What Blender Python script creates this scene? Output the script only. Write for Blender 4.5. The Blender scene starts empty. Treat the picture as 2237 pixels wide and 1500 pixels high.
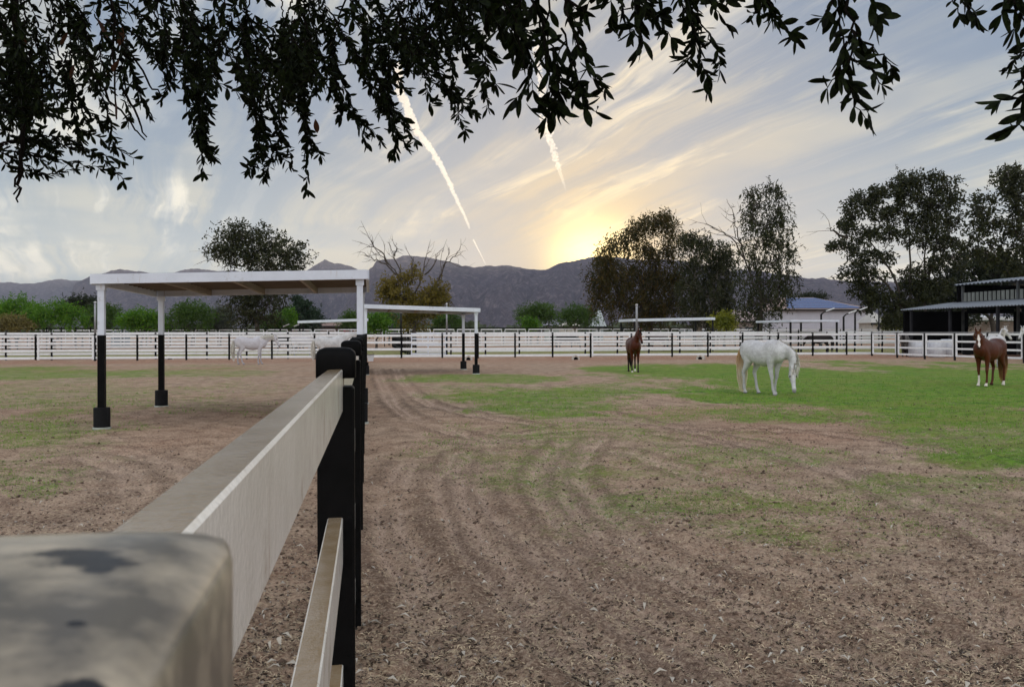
import bpy, bmesh, math, random
import numpy as np
from mathutils import Vector, Matrix, noise as mnoise
R = math.radians
sc = bpy.context.scene
COL = sc.collection
rng = np.random.default_rng(11)
random.seed(11)

# ------------------------------------------------------------------ camera, world, sun, exposure
EYE = 1.62            # the phone was held just above the top of the fence
F, CX = 1960.0, 1118.5   # focal length and centre column in photo pixels (photo 2237 wide)
def hz(px): return 729.0 - 0.0025 * px       # horizon row
cam_data = bpy.data.cameras.new("camera")
cam = bpy.data.objects.new("camera", cam_data)
COL.objects.link(cam)
sc.camera = cam
cam.location = (0, 0, EYE)
cam.rotation_euler = (R(90), R(0.143), 0)
cam_data.sensor_width = 36
cam_data.lens = F / 2237.0 * 36
cam_data.shift_y = -(750 - hz(CX)) / 2237.0
cam_data.clip_start = 0.01
cam_data.clip_end = 40000
cam_data.dof.use_dof = True
cam_data.dof.focus_distance = 11.0
cam_data.dof.aperture_fstop = 30.0
sc.view_settings.view_transform = 'Standard'
sc.view_settings.look = 'None'
sc.view_settings.gamma = 1.0
sc.view_settings.exposure = 0.6
try: sc.view_settings.use_curve_mapping = False
except Exception: pass
sc.cycles.use_denoising = True
sc.cycles.max_bounces = 6
sc.cycles.diffuse_bounces = 3
sc.cycles.glossy_bounces = 2
sc.cycles.transmission_bounces = 3
sc.cycles.transparent_max_bounces = 8
sc.cycles.volume_bounces = 0

SUN_AZ = math.atan2(1296 - CX, F)      # to the right of the view axis
SUN_EL = R(4.25)
sundir = Vector((math.sin(SUN_AZ) * math.cos(SUN_EL), math.cos(SUN_AZ) * math.cos(SUN_EL), math.sin(SUN_EL)))
sl = bpy.data.lights.new("sun", 'SUN')
sl.energy = 3.0
sl.angle = R(0.5)
sl.color = (1.0, 0.80, 0.55)
so = bpy.data.objects.new("sun", sl)
COL.objects.link(so)
so.rotation_euler = (-sundir).to_track_quat('-Z', 'Y').to_euler()
so.location = (0, 0, 60)

class NT:
    """small helper to write node trees"""
    def __init__(s, nt): s.nt = nt; s.n = nt.nodes; s.l = nt.links
    def add(s, t, ins=None, **kw):
        nd = s.n.new(t)
        for k, v in kw.items(): setattr(nd, k, v)
        if ins:
            for k, v in ins.items():
                if v is None: continue
                sock = nd.inputs[k]
                if hasattr(v, 'is_output') or isinstance(v, bpy.types.NodeSocket): s.l.new(v, sock)
                else: sock.default_value = v
        return nd
    def m(s, op, a, b=None, c=None, clamp=False):
        nd = s.add('ShaderNodeMath', {0: a, 1: b, 2: c}, operation=op, use_clamp=clamp); return nd.outputs[0]
    def vm(s, op, a, b=None):
        nd = s.add('ShaderNodeVectorMath', {0: a, 1: b}, operation=op)
        return nd.outputs['Value'] if op in ('DOT_PRODUCT', 'LENGTH') else nd.outputs[0]
    def noise(s, vec, scale, detail=4, rough=0.55, dist=0.0):
        return s.add('ShaderNodeTexNoise', {'Vector': vec, 'Scale': scale, 'Detail': detail, 'Roughness': rough, 'Distortion': dist}).outputs['Fac']
    def ramp(s, fac, stops, interp='LINEAR'):
        nd = s.add('ShaderNodeValToRGB', {'Fac': fac}); cr = nd.color_ramp; cr.interpolation = interp
        while len(cr.elements) < len(stops): cr.elements.new(0.5)
        for e, (p, c) in zip(cr.elements, stops):
            e.position = p; e.color = c if len(c) == 4 else (*c, 1)
        return nd.outputs['Color']
    def map(s, v, a, b, c=0.0, d=1.0, smooth=False):
        nd = s.add('ShaderNodeMapRange', {'Value': v, 'From Min': a, 'From Max': b, 'To Min': c, 'To Max': d})
        nd.interpolation_type = 'SMOOTHSTEP' if smooth else 'LINEAR'
        return nd.outputs['Result']
    def mix(s, fac, a, b, mode='MIX'):
        nd = s.add('ShaderNodeMix', data_type='RGBA', blend_type=mode)
        for i, v in ((0, fac), (6, a), (7, b)):
            if isinstance(v, bpy.types.NodeSocket): s.l.new(v, nd.inputs[i])
            else: nd.inputs[i].default_value = v if i == 0 or len(v) == 4 else (*v, 1)
        return nd.outputs[2]

world = bpy.data.worlds.new("World")
sc.world = world
world.use_nodes = True
w = NT(world.node_tree)
w.n.clear()
SKY_STRENGTH = 0.10
skyn = w.add('ShaderNodeTexSky', sky_type='NISHITA', sun_disc=False)
skyn.sun_elevation = SUN_EL
skyn.sun_rotation = SUN_AZ
skyn.altitude = 400; skyn.air_density = 1.0; skyn.dust_density = 1.6; skyn.ozone_density = 1.5
tc = w.add('ShaderNodeTexCoord').outputs['Generated']
dirn = w.vm('NORMALIZE', tc)
sep = w.add('ShaderNodeSeparateXYZ', {0: dirn})
zc = w.m('MAXIMUM', sep.outputs['Z'], 0.0)
# cloud sheets: the direction projected on a level layer high above the plain
zz = w.m('ADD', zc, 0.12)
px_ = w.m('DIVIDE', sep.outputs['X'], zz)
py_ = w.m('DIVIDE', sep.outputs['Y'], zz)
a = R(24)     # wind direction the cirrus is drawn out along
u_ = w.m('ADD', w.m('MULTIPLY', px_, -math.sin(a)), w.m('MULTIPLY', py_, math.cos(a)))
v_ = w.m('ADD', w.m('MULTIPLY', px_, math.cos(a)), w.m('MULTIPLY', py_, math.sin(a)))
pw = w.add('ShaderNodeCombineXYZ', {0: px_, 1: py_, 2: 0.0}).outputs[0]
warp = w.add('ShaderNodeTexNoise', {'Vector': pw, 'Scale': 0.8, 'Detail': 4.0}).outputs['Color']
warp = w.vm('MULTIPLY', w.vm('SUBTRACT', warp, (0.5, 0.5, 0.5)), (.30, .30, 0))
def layer(k_, off): return w.vm('ADD', w.vm('ADD', w.add('ShaderNodeCombineXYZ', {0: w.m('MULTIPLY', u_, k_), 1: v_, 2: 0.0}).outputs[0], warp), off)
streak = w.noise(layer(.11, (0, 0, 0)), 2.8, 8, 0.62, 0.15)
streak2 = w.noise(layer(.07, (7.3, 2.1, 0)), 8.5, 5, 0.64, 0.1)
puffs = w.noise(layer(.13, (1.3, 4.1, 0)), 3.4, 8, 0.62, 0.1)
patch = w.noise(w.vm('ADD', pw, (3.1, -5.2, 0)), 0.75, 4, 0.55)
gate_ = w.map(patch, .40, .62, 0, 1, True)
c1_ = w.map(w.m('ADD', w.m('MULTIPLY', streak, .72), w.m('MULTIPLY', streak2, .28)), .44, .565, 0, 1, True)
c2_ = w.map(puffs, .50, .62, 0, 1, True)
cloud = w.m('MULTIPLY', c1_, w.m('ADD', w.m('MULTIPLY', gate_, .75), .25))
bright = w.m('MULTIPLY', w.m('MULTIPLY', c2_, gate_), w.map(streak, .38, .58, .2, 1))
sunv = w.m('MAXIMUM', w.vm('DOT_PRODUCT', dirn, tuple(sundir)), 0.0)
g1 = w.m('POWER', sunv, 1300.0)
g2 = w.m('POWER', sunv, 280.0)
g3 = w.m('POWER', sunv, 30.0)
horiz = w.m('POWER', w.m('SUBTRACT', 1.0, zc), 8.0)
back = w.m('MULTIPLY', w.m('SUBTRACT', 0.55, sep.outputs['Y'], clamp=True), 0.42)
k = 1.0 / SKY_STRENGTH
def C(r, g, b, s=1.0): return (r * k * s, g * k * s, b * k * s, 1)
clear = w.mix(horiz, C(.108, .158, .242), C(.40, .475, .465))
clear = w.mix(0.10, clear, skyn.outputs[0], 'ADD')
veil = w.mix(horiz, C(.355, .365, .345), C(.72, .67, .49))
veil = w.mix(w.m('MULTIPLY', g3, 0.85), veil, C(.66, .50, .31))
brt = w.mix(g3, C(.82, .77, .64), C(1.2, .90, .46))
veil = w.mix(w.m('MULTIPLY', g2, 0.75), veil, C(.95, .62, .20))
clear = w.mix(w.m('MULTIPLY', g3, 0.55), clear, C(.40, .36, .33))
clear = w.mix(w.m('MULTIPLY', g2, 0.7), clear, C(.80, .55, .20))
sky = w.mix(w.m('MULTIPLY', cloud, 0.80), clear, veil)
sky = w.mix(w.m('MULTIPLY', bright, 0.66), sky, brt)
sky = w.mix(w.m('MULTIPLY', g1, 1.0, clamp=True), sky, C(2.6, 1.9, .75))
sky = w.mix(back, sky, C(1.42, 1.34, 1.22), 'ADD')
bg = w.add('ShaderNodeBackground', {'Color': sky, 'Strength': SKY_STRENGTH})
wo = w.add('ShaderNodeOutputWorld', {'Surface': bg.outputs[0]})

# ------------------------------------------------------------------ helpers
def at(px, d, z=None, py=None):
    """world point seen in photo column px at distance d along the view; height z, or the height of row py"""
    X = (px - CX) / F * d
    if z is None: z = EYE + (hz(px) - py) * d / F
    return Vector((X, d, z))
def gd(px, py):           # distance of the ground seen at a pixel
    return F * EYE / (py - hz(px))
def tag(o, label=None, cat=None, group=None, kind=None):
    if label: o["label"] = label
    if cat: o["category"] = cat
    if group: o["group"] = group
    if kind: o["kind"] = kind
    return o
def empty(name, loc=(0, 0, 0), rz=0.0):
    o = bpy.data.objects.new(name, None); COL.objects.link(o)
    o.location = loc; o.rotation_euler = (0, 0, rz); o.empty_display_size = 0.2
    return o
def mesh_np(name, V, Fq, mat, parent=None, smooth=False):
    """V (n,3) array, Fq (m,k) array of equal-size faces"""
    me = bpy.data.meshes.new(name)
    V = np.asarray(V, np.float32); Fq = np.asarray(Fq, np.int32)
    n, kf = Fq.shape
    me.vertices.add(len(V)); me.vertices.foreach_set("co", V.ravel())
    me.loops.add(n * kf); me.loops.foreach_set("vertex_index", Fq.ravel())
    me.polygons.add(n)
    me.polygons.foreach_set("loop_start", np.arange(0, n * kf, kf, dtype=np.int32))
    me.polygons.foreach_set("loop_total", np.full(n, kf, np.int32))
    if smooth: me.polygons.foreach_set("use_smooth", np.ones(n, bool))
    me.update(calc_edges=True)
    if mat: me.materials.append(mat)
    o = bpy.data.objects.new(name, me); COL.objects.link(o)
    if parent: o.parent = parent
    return o
class MB:
    def __init__(s): s.v = []; s.f = []
    def quad(s, a, b, c, d):
        i = len(s.v); s.v += [tuple(a), tuple(b), tuple(c), tuple(d)]; s.f.append((i, i + 1, i + 2, i + 3))
    def box(s, c, size, rz=0.0, mat=None, bev=0.0):
        """box centred at c; chamfered vertical edges when bev > 0"""
        hx, hy, hz_ = size[0] / 2, size[1] / 2, size[2] / 2
        if bev > 0:
            b = bev
            ring = [(-hx + b, -hy), (hx - b, -hy), (hx, -hy + b), (hx, hy - b), (hx - b, hy), (-hx + b, hy), (-hx, hy - b), (-hx, -hy + b)]
            lay = [(-hz_, b), (-hz_ + b, 0), (hz_ - b, 0), (hz_, b)]
            i0 = len(s.v); cr, sr = math.cos(rz), math.sin(rz)
            for z, ins in lay:
                for x, y in ring:
                    xx = x * (hx - ins) / hx; yy = y * (hy - ins) / hy
                    p = Vector((xx * cr - yy * sr + c[0], xx * sr + yy * cr + c[1], z + c[2]))
                    s.v.append(tuple(mat @ p) if mat else tuple(p))
            for L in range(3):
                for q in range(8):
                    a0 = i0 + L * 8 + q; a1 = i0 + L * 8 + (q + 1) % 8
                    s.f.append((a0, a1, a1 + 8, a0 + 8))
            s.f.append(tuple(i0 + q for q in reversed(range(8)))); s.f.append(tuple(i0 + 24 + q for q in range(8)))
            return
        cr, sr = math.cos(rz), math.sin(rz); i = len(s.v)
        for z in (-hz_, hz_):
            for x, y in ((-hx, -hy), (hx, -hy), (hx, hy), (-hx, hy)):
                p = Vector((x * cr - y * sr + c[0], x * sr + y * cr + c[1], z + c[2]))
                s.v.append(tuple(mat @ p) if mat else tuple(p))
        s.f += [(i + 3, i + 2, i + 1, i), (i + 4, i + 5, i + 6, i + 7)] + [(i + q, i + (q + 1) % 4, i + 4 + (q + 1) % 4, i + 4 + q) for q in range(4)]
    def beam(s, p, q, wid, hei, bev=0.0):
        """box section from p to q, wid across, hei up"""
        p, q = Vector(p), Vector(q); t = (q - p); L = t.length; t.normalize()
        side = t.cross(Vector((0, 0, 1)))
        if side.length < 1e-3: side = Vector((1, 0, 0))
        side.normalize(); up = side.cross(t).normalized()
        w2, h2 = wid / 2, hei / 2; b = bev
        prof = [(-w2, -h2), (w2, -h2), (w2, h2), (-w2, h2)] if b <= 0 else \
            [(-w2 + b, -h2), (w2 - b, -h2), (w2, -h2 + b), (w2, h2 - b), (w2 - b, h2), (-w2 + b, h2), (-w2, h2 - b), (-w2, -h2 + b)]
        n = len(prof); i = len(s.v)
        for e in (p, q):
            for x, y in prof: s.v.append(tuple(e + side * x + up * y))
        for a_ in range(n): s.f.append((i + a_, i + (a_ + 1) % n, i + n + (a_ + 1) % n, i + n + a_))
        s.f.append(tuple(i + a_ for a_ in reversed(range(n)))); s.f.append(tuple(i + n + a_ for a_ in range(n)))
    def tube(s, pts, rad, n=8, cap=True):
        pts = [Vector(p) for p in pts]
        if not hasattr(rad, '__len__'): rad = [rad] * len(pts)
        i0 = len(s.v); prev = None
        for j, p in enumerate(pts):
            t = (pts[min(j + 1, len(pts) - 1)] - pts[max(j - 1, 0)])
            if t.length < 1e-9: t = Vector((0, 0, 1))
            t.normalize()
            if prev is None: prev = t.orthogonal().normalized()
            u = (prev - t * prev.dot(t))
            if u.length < 1e-6: u = t.orthogonal()
            u.normalize(); prev = u; v = t.cross(u)
            for q in range(n):
                an = 2 * math.pi * q / n
                s.v.append(tuple(p + (u * math.cos(an) + v * math.sin(an)) * rad[j]))
        for j in range(len(pts) - 1):
            for q in range(n):
                a0 = i0 + j * n + q; a1 = i0 + j * n + (q + 1) % n
                s.f.append((a0, a1, a1 + n, a0 + n))
        if cap:
            s.f.append(tuple(i0 + q for q in reversed(range(n)))); e = i0 + (len(pts) - 1) * n
            s.f.append(tuple(e + q for q in range(n)))
    def build(s, name, mat, parent=None, smooth=False):
        me = bpy.data.meshes.new(name); me.from_pydata(s.v, [], s.f); me.update()
        if mat: me.materials.append(mat)
        if smooth:
            me.polygons.foreach_set("use_smooth", np.ones(len(me.polygons), bool))
        o = bpy.data.objects.new(name, me); COL.objects.link(o)
        if parent: o.parent = parent
        return o

MATS = {}
def mat(name, col, rough=0.7, var=0.15, scale=8.0, bump=0.0, bscale=60.0, col2=None, metal=0.0, spec=0.4, dirt=None, dirt_scale=3.0, dirt_lo=.5, stretch=None, space='Object'):
    """principled surface with noise between two tones, optional patches of dirt, optional bump"""
    if name in MATS: return MATS[name]
    m = bpy.data.materials.new(name); m.use_nodes = True; t = NT(m.node_tree); t.n.clear()
    co = t.add('ShaderNodeTexCoord').outputs[space]
    if stretch: co = t.vm('MULTIPLY', co, stretch)
    nz = t.noise(co, scale, 5, .6)
    c2 = col2 or tuple(max(0, x * (1 - var * 1.6)) for x in col)
    c1 = tuple(min(1, x * (1 + var)) for x in col)
    c = t.mix(t.map(nz, .3, .7), c2, c1)
    if dirt:
        dn = t.noise(t.vm('ADD', co, (4.2, 9.1, 1.3)), dirt_scale, 6, .65)
        c = t.mix(t.map(dn, dirt_lo, dirt_lo + .22), c, dirt)
    ins = {'Base Color': c, 'Roughness': rough, 'Metallic': metal, 'Specular IOR Level': spec}
    if bump:
        bn = t.noise(co, bscale, 4, .6)
        ins['Normal'] = t.add('ShaderNodeBump', {'Height': bn, 'Strength': bump, 'Distance': .02}).outputs[0]
    b = t.add('ShaderNodeBsdfPrincipled', ins)
    t.add('ShaderNodeOutputMaterial', {'Surface': b.outputs[0]})
    MATS[name] = m
    return m
def leaf_mat(name, c1, c2, c3=None, trans=0.25, scale=.6, rough=.55, spec=.3):
    if name in MATS: return MATS[name]
    m = bpy.data.materials.new(name); m.use_nodes = True; t = NT(m.node_tree); t.n.clear()
    co = t.add('ShaderNodeTexCoord').outputs['Object']
    n1 = t.noise(co, scale, 3, .6); n2 = t.noise(co, scale * 9, 2, .6)
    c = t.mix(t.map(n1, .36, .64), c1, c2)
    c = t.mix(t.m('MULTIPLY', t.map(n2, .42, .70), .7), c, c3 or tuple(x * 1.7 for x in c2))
    d = t.add('ShaderNodeBsdfPrincipled', {'Base Color': c, 'Roughness': rough, 'Specular IOR Level': spec})
    tr = t.add('ShaderNodeBsdfTranslucent', {'Color': t.mix(.5, c, tuple(min(1, x * 2.2) for x in c2))})
    mx = t.add('ShaderNodeMixShader', {0: trans, 1: d.outputs[0], 2: tr.outputs[0]})
    t.add('ShaderNodeOutputMaterial', {'Surface': mx.outputs[0]})
    MATS[name] = m
    return m

# lattice noise in numpy
_LT = np.random.default_rng(5).random((256, 256)).astype(np.float32)
def vn(x, y):
    xi = np.floor(x).astype(np.int64); yi = np.floor(y).astype(np.int64)
    fx = x - xi; fy = y - yi; fx = fx * fx * (3 - 2 * fx); fy = fy * fy * (3 - 2 * fy)
    a_ = _LT[xi & 255, yi & 255]; b_ = _LT[(xi + 1) & 255, yi & 255]; c_ = _LT[xi & 255, (yi + 1) & 255]; d_ = _LT[(xi + 1) & 255, (yi + 1) & 255]
    return (a_ * (1 - fx) + b_ * fx) * (1 - fy) + (c_ * (1 - fx) + d_ * fx) * fy - .5
def fbm(x, y, o=4, g=.5):
    s = 0; a_ = 1.0
    for i in range(o):
        s = s + a_ * vn(x * 2 ** i + 17.3 * i, y * 2 ** i - 9.1 * i); a_ *= g
    return s
# ------------------------------------------------------------------ ground
def to_px(X, Y):
    d = np.maximum(Y, .3); px = CX + F * X / d
    return px, (729.0 - .0025 * px) + F * EYE / d
GRASS = [(1950, 842, 520, 50, 1.15, 0), (1560, 812, 260, 20, 1.0, 0), (2140, 905, 330, 26, .75, 0), (2190, 965, 260, 26, .62, 2), (2200, 1000, 230, 30, .8, 3), (2140, 935, 300, 40, .6, 0), (1700, 905, 260, 22, .6, 0), (1980, 880, 330, 26, .8, 0),
         (1350, 806, 90, 9, .8, 0), (1490, 905, 170, 22, .45, 0), (1330, 850, 150, 9, .5, 0), (1040, 829, 190, 11, .62, 0), (1190, 862, 250, 17, .68, 0), (1230, 893, 180, 20, .62, 0),
         (1260, 945, 190, 22, .4, 0), (1180, 1045, 170, 50, .42, 0), (1450, 1095, 240, 34, .5, 0), (1620, 1165, 190, 40, .42, 0), (1400, 1020, 200, 30, .3, 0), (1640, 1000, 190, 26, .42, 0),
         (2080, 1055, 220, 24, .5, 3), (1850, 1090, 260, 30, .3, 3), (1330, 1230, 160, 30, .25, 0), (60, 815, 330, 20, .62, 0), (390, 812, 230, 16, .45, 0), (150, 880, 330, 24, .38, 0),
         (50, 950, 170, 60, .46, 0), (240, 935, 150, 18, .40, 0), (80, 1040, 150, 50, .40, 0), (560, 850, 140, 14, .18, 0), (1120, 990, 160, 24, .3, 0), (1010, 850, 120, 14, .4, 0), (1300, 1010, 420, 90, .26, 0), (1500, 1120, 420, 90, .24, 0), (200, 850, 330, 40, .34, 0), (120, 960, 260, 70, .34, 0), (450, 880, 240, 40, .22, 0), (2000, 1120, 300, 60, .24, 0), (1750, 1180, 240, 40, .2, 0)]
def grass_mask(X, Y):
    px, py = to_px(X, Y)
    g = np.zeros_like(X)
    wx = 1.1 * fbm(X * .35, Y * .22, 4, .6) + .5 * fbm(X * 2.2, Y * 1.6, 3, .6)
    for cx, cy, rx, ry, s, _ in GRASS:
        if cy > 885 and s < .55: s *= .85
        q = ((px - cx) / rx) ** 2 + ((py - cy) / ry) ** 2 + wx
        g = np.maximum(g, s * np.clip(1.45 - q, 0, 1.05) ** 1.2)
    # second pen behind the cross fences is grassy too
    u = Y - (55.1 + .14 * X)
    g = np.maximum(g, np.where((u > 7) & (u < 34), .55, 0))
    return np.where(Y > 2, g, 0.0)
def px_curve(pts, n=60):
    P = [at(a_, gd(a_, b_), 0) for a_, b_ in pts]
    P = np.array([(p.x, p.y) for p in P]); t = np.linspace(0, len(P) - 1, n)
    out = []
    for tt in t:                              # Catmull-Rom
        i = min(int(tt), len(P) - 2); f = tt - i
        p0, p1, p2, p3 = P[max(i - 1, 0)], P[i], P[i + 1], P[min(i + 2, len(P) - 1)]
        out.append(.5 * ((2 * p1) + (-p0 + p2) * f + (2 * p0 - 5 * p1 + 4 * p2 - p3) * f * f + (-p0 + 3 * p1 - 3 * p2 + p3) * f ** 3))
    return np.array(out)
TRACKS = [px_curve([(822, 800), (836, 840), (868, 890), (930, 925), (1020, 950), (1110, 962)]),
          px_curve([(862, 800), (880, 835), (915, 868), (985, 895), (1085, 915), (1180, 930)]),
          px_curve([(1010, 985), (975, 1060), (1010, 1150), (1120, 1290), (1260, 1420), (1380, 1500)]),
          px_curve([(1240, 960), (1185, 1030), (1230, 1130), (1380, 1250), (1600, 1370), (1830, 1500)]),
          px_curve([(890, 1010), (850, 1100), (880, 1220), (960, 1360), (1040, 1500)]),
          px_curve([(1320, 900), (1500, 935), (1800, 945), (2060, 985), (2240, 1040)]),
          px_curve([(1350, 985), (1600, 1060), (1850, 1150), (2050, 1260), (2240, 1400)]),
          px_curve([(1500, 940), (1750, 1000), (2000, 1080), (2240, 1200)]),
          px_curve([(1420, 1170), (1650, 1230), (1900, 1330), (2100, 1440)]),
          px_curve([(1060, 960), (1030, 1060), (1075, 1160), (1190, 1290), (1330, 1410), (1450, 1500)]), px_curve([(1300, 960), (1250, 1030), (1300, 1120), (1450, 1230), (1680, 1345), (1900, 1470)]),
          px_curve([(1100, 950), (1300, 940), (1560, 965), (1820, 1030), (2060, 1120), (2240, 1210)]), px_curve([(1180, 1180), (1300, 1290), (1480, 1400), (1600, 1500)]), px_curve([(1700, 900), (1950, 935), (2240, 1000)]), px_curve([(180, 1000), (270, 1030), (290, 1080), (230, 1130), (120, 1150)]),
          px_curve([(60, 985), (250, 985), (400, 1030), (420, 1110)])]
def track_field(X, Y):
    """rut depth (0..1) and a berm around it, from the distance to wheel lines"""
    rut = np.zeros_like(X); idx = np.where((Y > 2.5) & (Y < 40) & (np.abs(X) < 30))
    x, y = X[idx], Y[idx]; r = np.zeros_like(x); side = np.zeros_like(x); wob = fbm(x * 1.6, y * 1.6, 2) * .07 + fbm(x * 11, y * 11, 2) * .014
    for ci, c in enumerate(TRACKS):
        dm = np.full_like(x, 9.0)
        for i in range(len(c) - 1):
            a_, b_ = c[i], c[i + 1]; e = b_ - a_; L2 = e @ e + 1e-9
            tt = np.clip(((x - a_[0]) * e[0] + (y - a_[1]) * e[1]) / L2, 0, 1)
            dm = np.minimum(dm, np.hypot(x - a_[0] - tt * e[0], y - a_[1] - tt * e[1]))
        dm = dm + wob
        s0 = .55 if ci >= 14 else 1.0
        s = s0 * np.clip(.80 + 1.2 * fbm(x * .45 + ci * 7.7, y * .45 + ci, 3), .22, 1)
        r = np.maximum(r, s * np.maximum(np.exp(-((dm - .10) / .055) ** 2), .45 * np.exp(-(dm / .16) ** 2))); side = np.maximum(side, s * np.maximum(np.exp(-((dm - .27) / .08) ** 2), .45 * np.exp(-(dm / .03) ** 2)))
    rut[idx] = r; sd = np.zeros_like(X); sd[idx] = side
    return rut, sd
def ground_h(X, Y):
    d = np.hypot(X, Y); near = np.clip(1.4 - d / 45, 0, 1)
    h = .035 * fbm(X * .35, Y * .35, 3) + near * (.032 * fbm(X * 2.1, Y * 2.1, 3) + .020 * fbm(X * 7.5, Y * 7.5, 3, .6))
    u = Y - (55.1 + .14 * X); h = h + .09 * np.exp(-((u + .4) / .9) ** 2) * (1 + fbm(X * 1.3, Y * 1.3, 3)) * (np.abs(X) < 60)
    fine = np.clip(1.2 - d / 16, 0, 1)
    lump = np.maximum(fbm(X * 19, Y * 19, 2, .6), 0.02)
    h = h + fine * .030 * lump
    return h
def _rad():
    r = [0.0]; v = .8
    while v < 3.6: r.append(v); v *= 1.12
    while v < 26: r.append(v); v *= 1.0042
    while v < 120: r.append(v); v *= 1.016
    while v < 30000: r.append(v); v *= 1.16
    return np.array(r)
rads = _rad()
th = np.concatenate([np.linspace(-33, 33, 900, endpoint=False), np.linspace(33, 327, 60, endpoint=False)])
TH, RR = np.meshgrid(np.radians(th), rads)
GX = RR * np.sin(TH); GY = RR * np.cos(TH)
rut, berm = track_field(GX, GY)
GZ = ground_h(GX, GY) - .042 * rut + .022 * berm
gm = grass_mask(GX, GY)
uu = GY - (55.1 + .14 * GX)
red = np.clip(np.exp(-((uu + 2.0) / 2.2) ** 2) * (1 + 1.2 * fbm(GX * .8, GY * .8, 3)) + .55 * np.clip(fbm(GX * .22 + 3, GY * .22, 3) * 2.0, 0, 1) * (GY > 12), 0, 1)
n0, n1 = GX.shape
V = np.stack([GX, GY, GZ], -1).reshape(-1, 3)
ii = np.arange(n0 - 1)[:, None] * n1 + np.arange(n1)[None, :]
jj = np.arange(n0 - 1)[:, None] * n1 + ((np.arange(n1) + 1) % n1)[None, :]
Fq = np.stack([ii, ii + n1, jj + n1, jj], -1).reshape(-1, 4)
def ground_mat():
    m = bpy.data.materials.new("pasture_soil"); m.use_nodes = True; t = NT(m.node_tree); t.n.clear()
    co = t.add('ShaderNodeTexCoord').outputs['Object']
    ga = t.add('ShaderNodeAttribute', attribute_name='grass').outputs['Fac']
    ra = t.add('ShaderNodeAttribute', attribute_name='rut').outputs['Fac']
    big = t.noise(co, .35, 4, .6); mid = t.noise(co, 2.4, 5, .62)
    st = t.vm('MULTIPLY', co, (1.0, 1.0, 1.0))
    fine = t.noise(st, 34, 4, .70, .6); fine2 = t.noise(t.vm('MULTIPLY', co, (55, 90, 60)), 1.0, 3, .7, 1.2)
    be = t.add('ShaderNodeAttribute', attribute_name='berm').outputs['Fac']
    soil = t.mix(t.map(big, .35, .65), (.385, .242, .165), (.34, .245, .182))
    soil = t.mix(t.m('MULTIPLY', t.map(mid, .42, .62), .75), soil, (.60, .435, .325))
    soil = t.mix(t.m('MULTIPLY', t.map(mid, .48, .36), .55), soil, (.25, .165, .125))
    soil = t.mix(t.m('MULTIPLY', ra, .74), soil, (.70, .52, .42))
    rd = t.add('ShaderNodeAttribute', attribute_name='red_dirt').outputs['Fac']
    soil = t.mix(t.m('MULTIPLY', rd, .8), soil, (.36, .185, .125))
    soil = t.mix(t.m('MULTIPLY', be, .74), soil, (.17, .11, .08))
    chaff = t.map(fine, .50, .66)
    c = t.mix(t.m('MULTIPLY', chaff, .60), soil, (.70, .56, .42))
    c = t.mix(t.m('MULTIPLY', t.map(fine, .47, .35), .85), c, (.085, .055, .040))
    c = t.mix(t.m('MULTIPLY', t.map(fine2, .46, .32), .6), c, (.07, .05, .04))
    # turf where the mask says so, broken up by noise
    gn = t.noise(co, 1.1, 6, .70); gf = t.noise(co, 18, 4, .75); gp = t.noise(t.vm('MULTIPLY', co, (.55, 1.5, 1)), .9, 5, .7)
    gmask = t.m('ADD', ga, t.m('MULTIPLY', t.m('SUBTRACT', gn, .5), 1.3))
    gmask = t.m('ADD', gmask, t.m('MULTIPLY', t.m('SUBTRACT', gp, .5), 1.1))
    gmask = t.m('ADD', gmask, t.m('MULTIPLY', t.m('SUBTRACT', gf, .5), 1.9))
    gmask = t.m('MULTIPLY', t.map(gmask, .22, .80), t.map(ga, .02, .22))
    gcol = t.mix(t.map(t.noise(co, 4, 5, .75), .38, .62), (.030, .115, .008), (.160, .36, .024))
    gcol = t.mix(t.m('MULTIPLY', t.map(gp, .43, .60), .60), gcol, (.25, .26, .06))
    gcol = t.mix(t.m('MULTIPLY', t.map(gf, .40, .30), .7), gcol, (.02, .045, .01))
    c = t.mix(t.m('MULTIPLY', gmask, .88), c, gcol)
    bmp = t.add('ShaderNodeBump', {'Height': t.m('ADD', fine, t.m('MULTIPLY', fine2, .6)), 'Strength': .75, 'Distance': .03})
    b = t.add('ShaderNodeBsdfPrincipled', {'Base Color': c, 'Roughness': .95, 'Specular IOR Level': .12, 'Normal': bmp.outputs[0]})
    t.add('ShaderNodeOutputMaterial', {'Surface': b.outputs[0]})
    return m
ground = mesh_np("ground", V, Fq, ground_mat(), smooth=True)
tag(ground, "dusty brown pasture soil with turf patches and wheel tracks", None, None, "structure")
for nm, arr in (("grass", gm), ("rut", rut), ("berm", berm), ("red_dirt", red)):
    at_ = ground.data.attributes.new(nm, 'FLOAT', 'POINT'); at_.data.foreach_set("value", arr.astype(np.float32).ravel())

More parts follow.
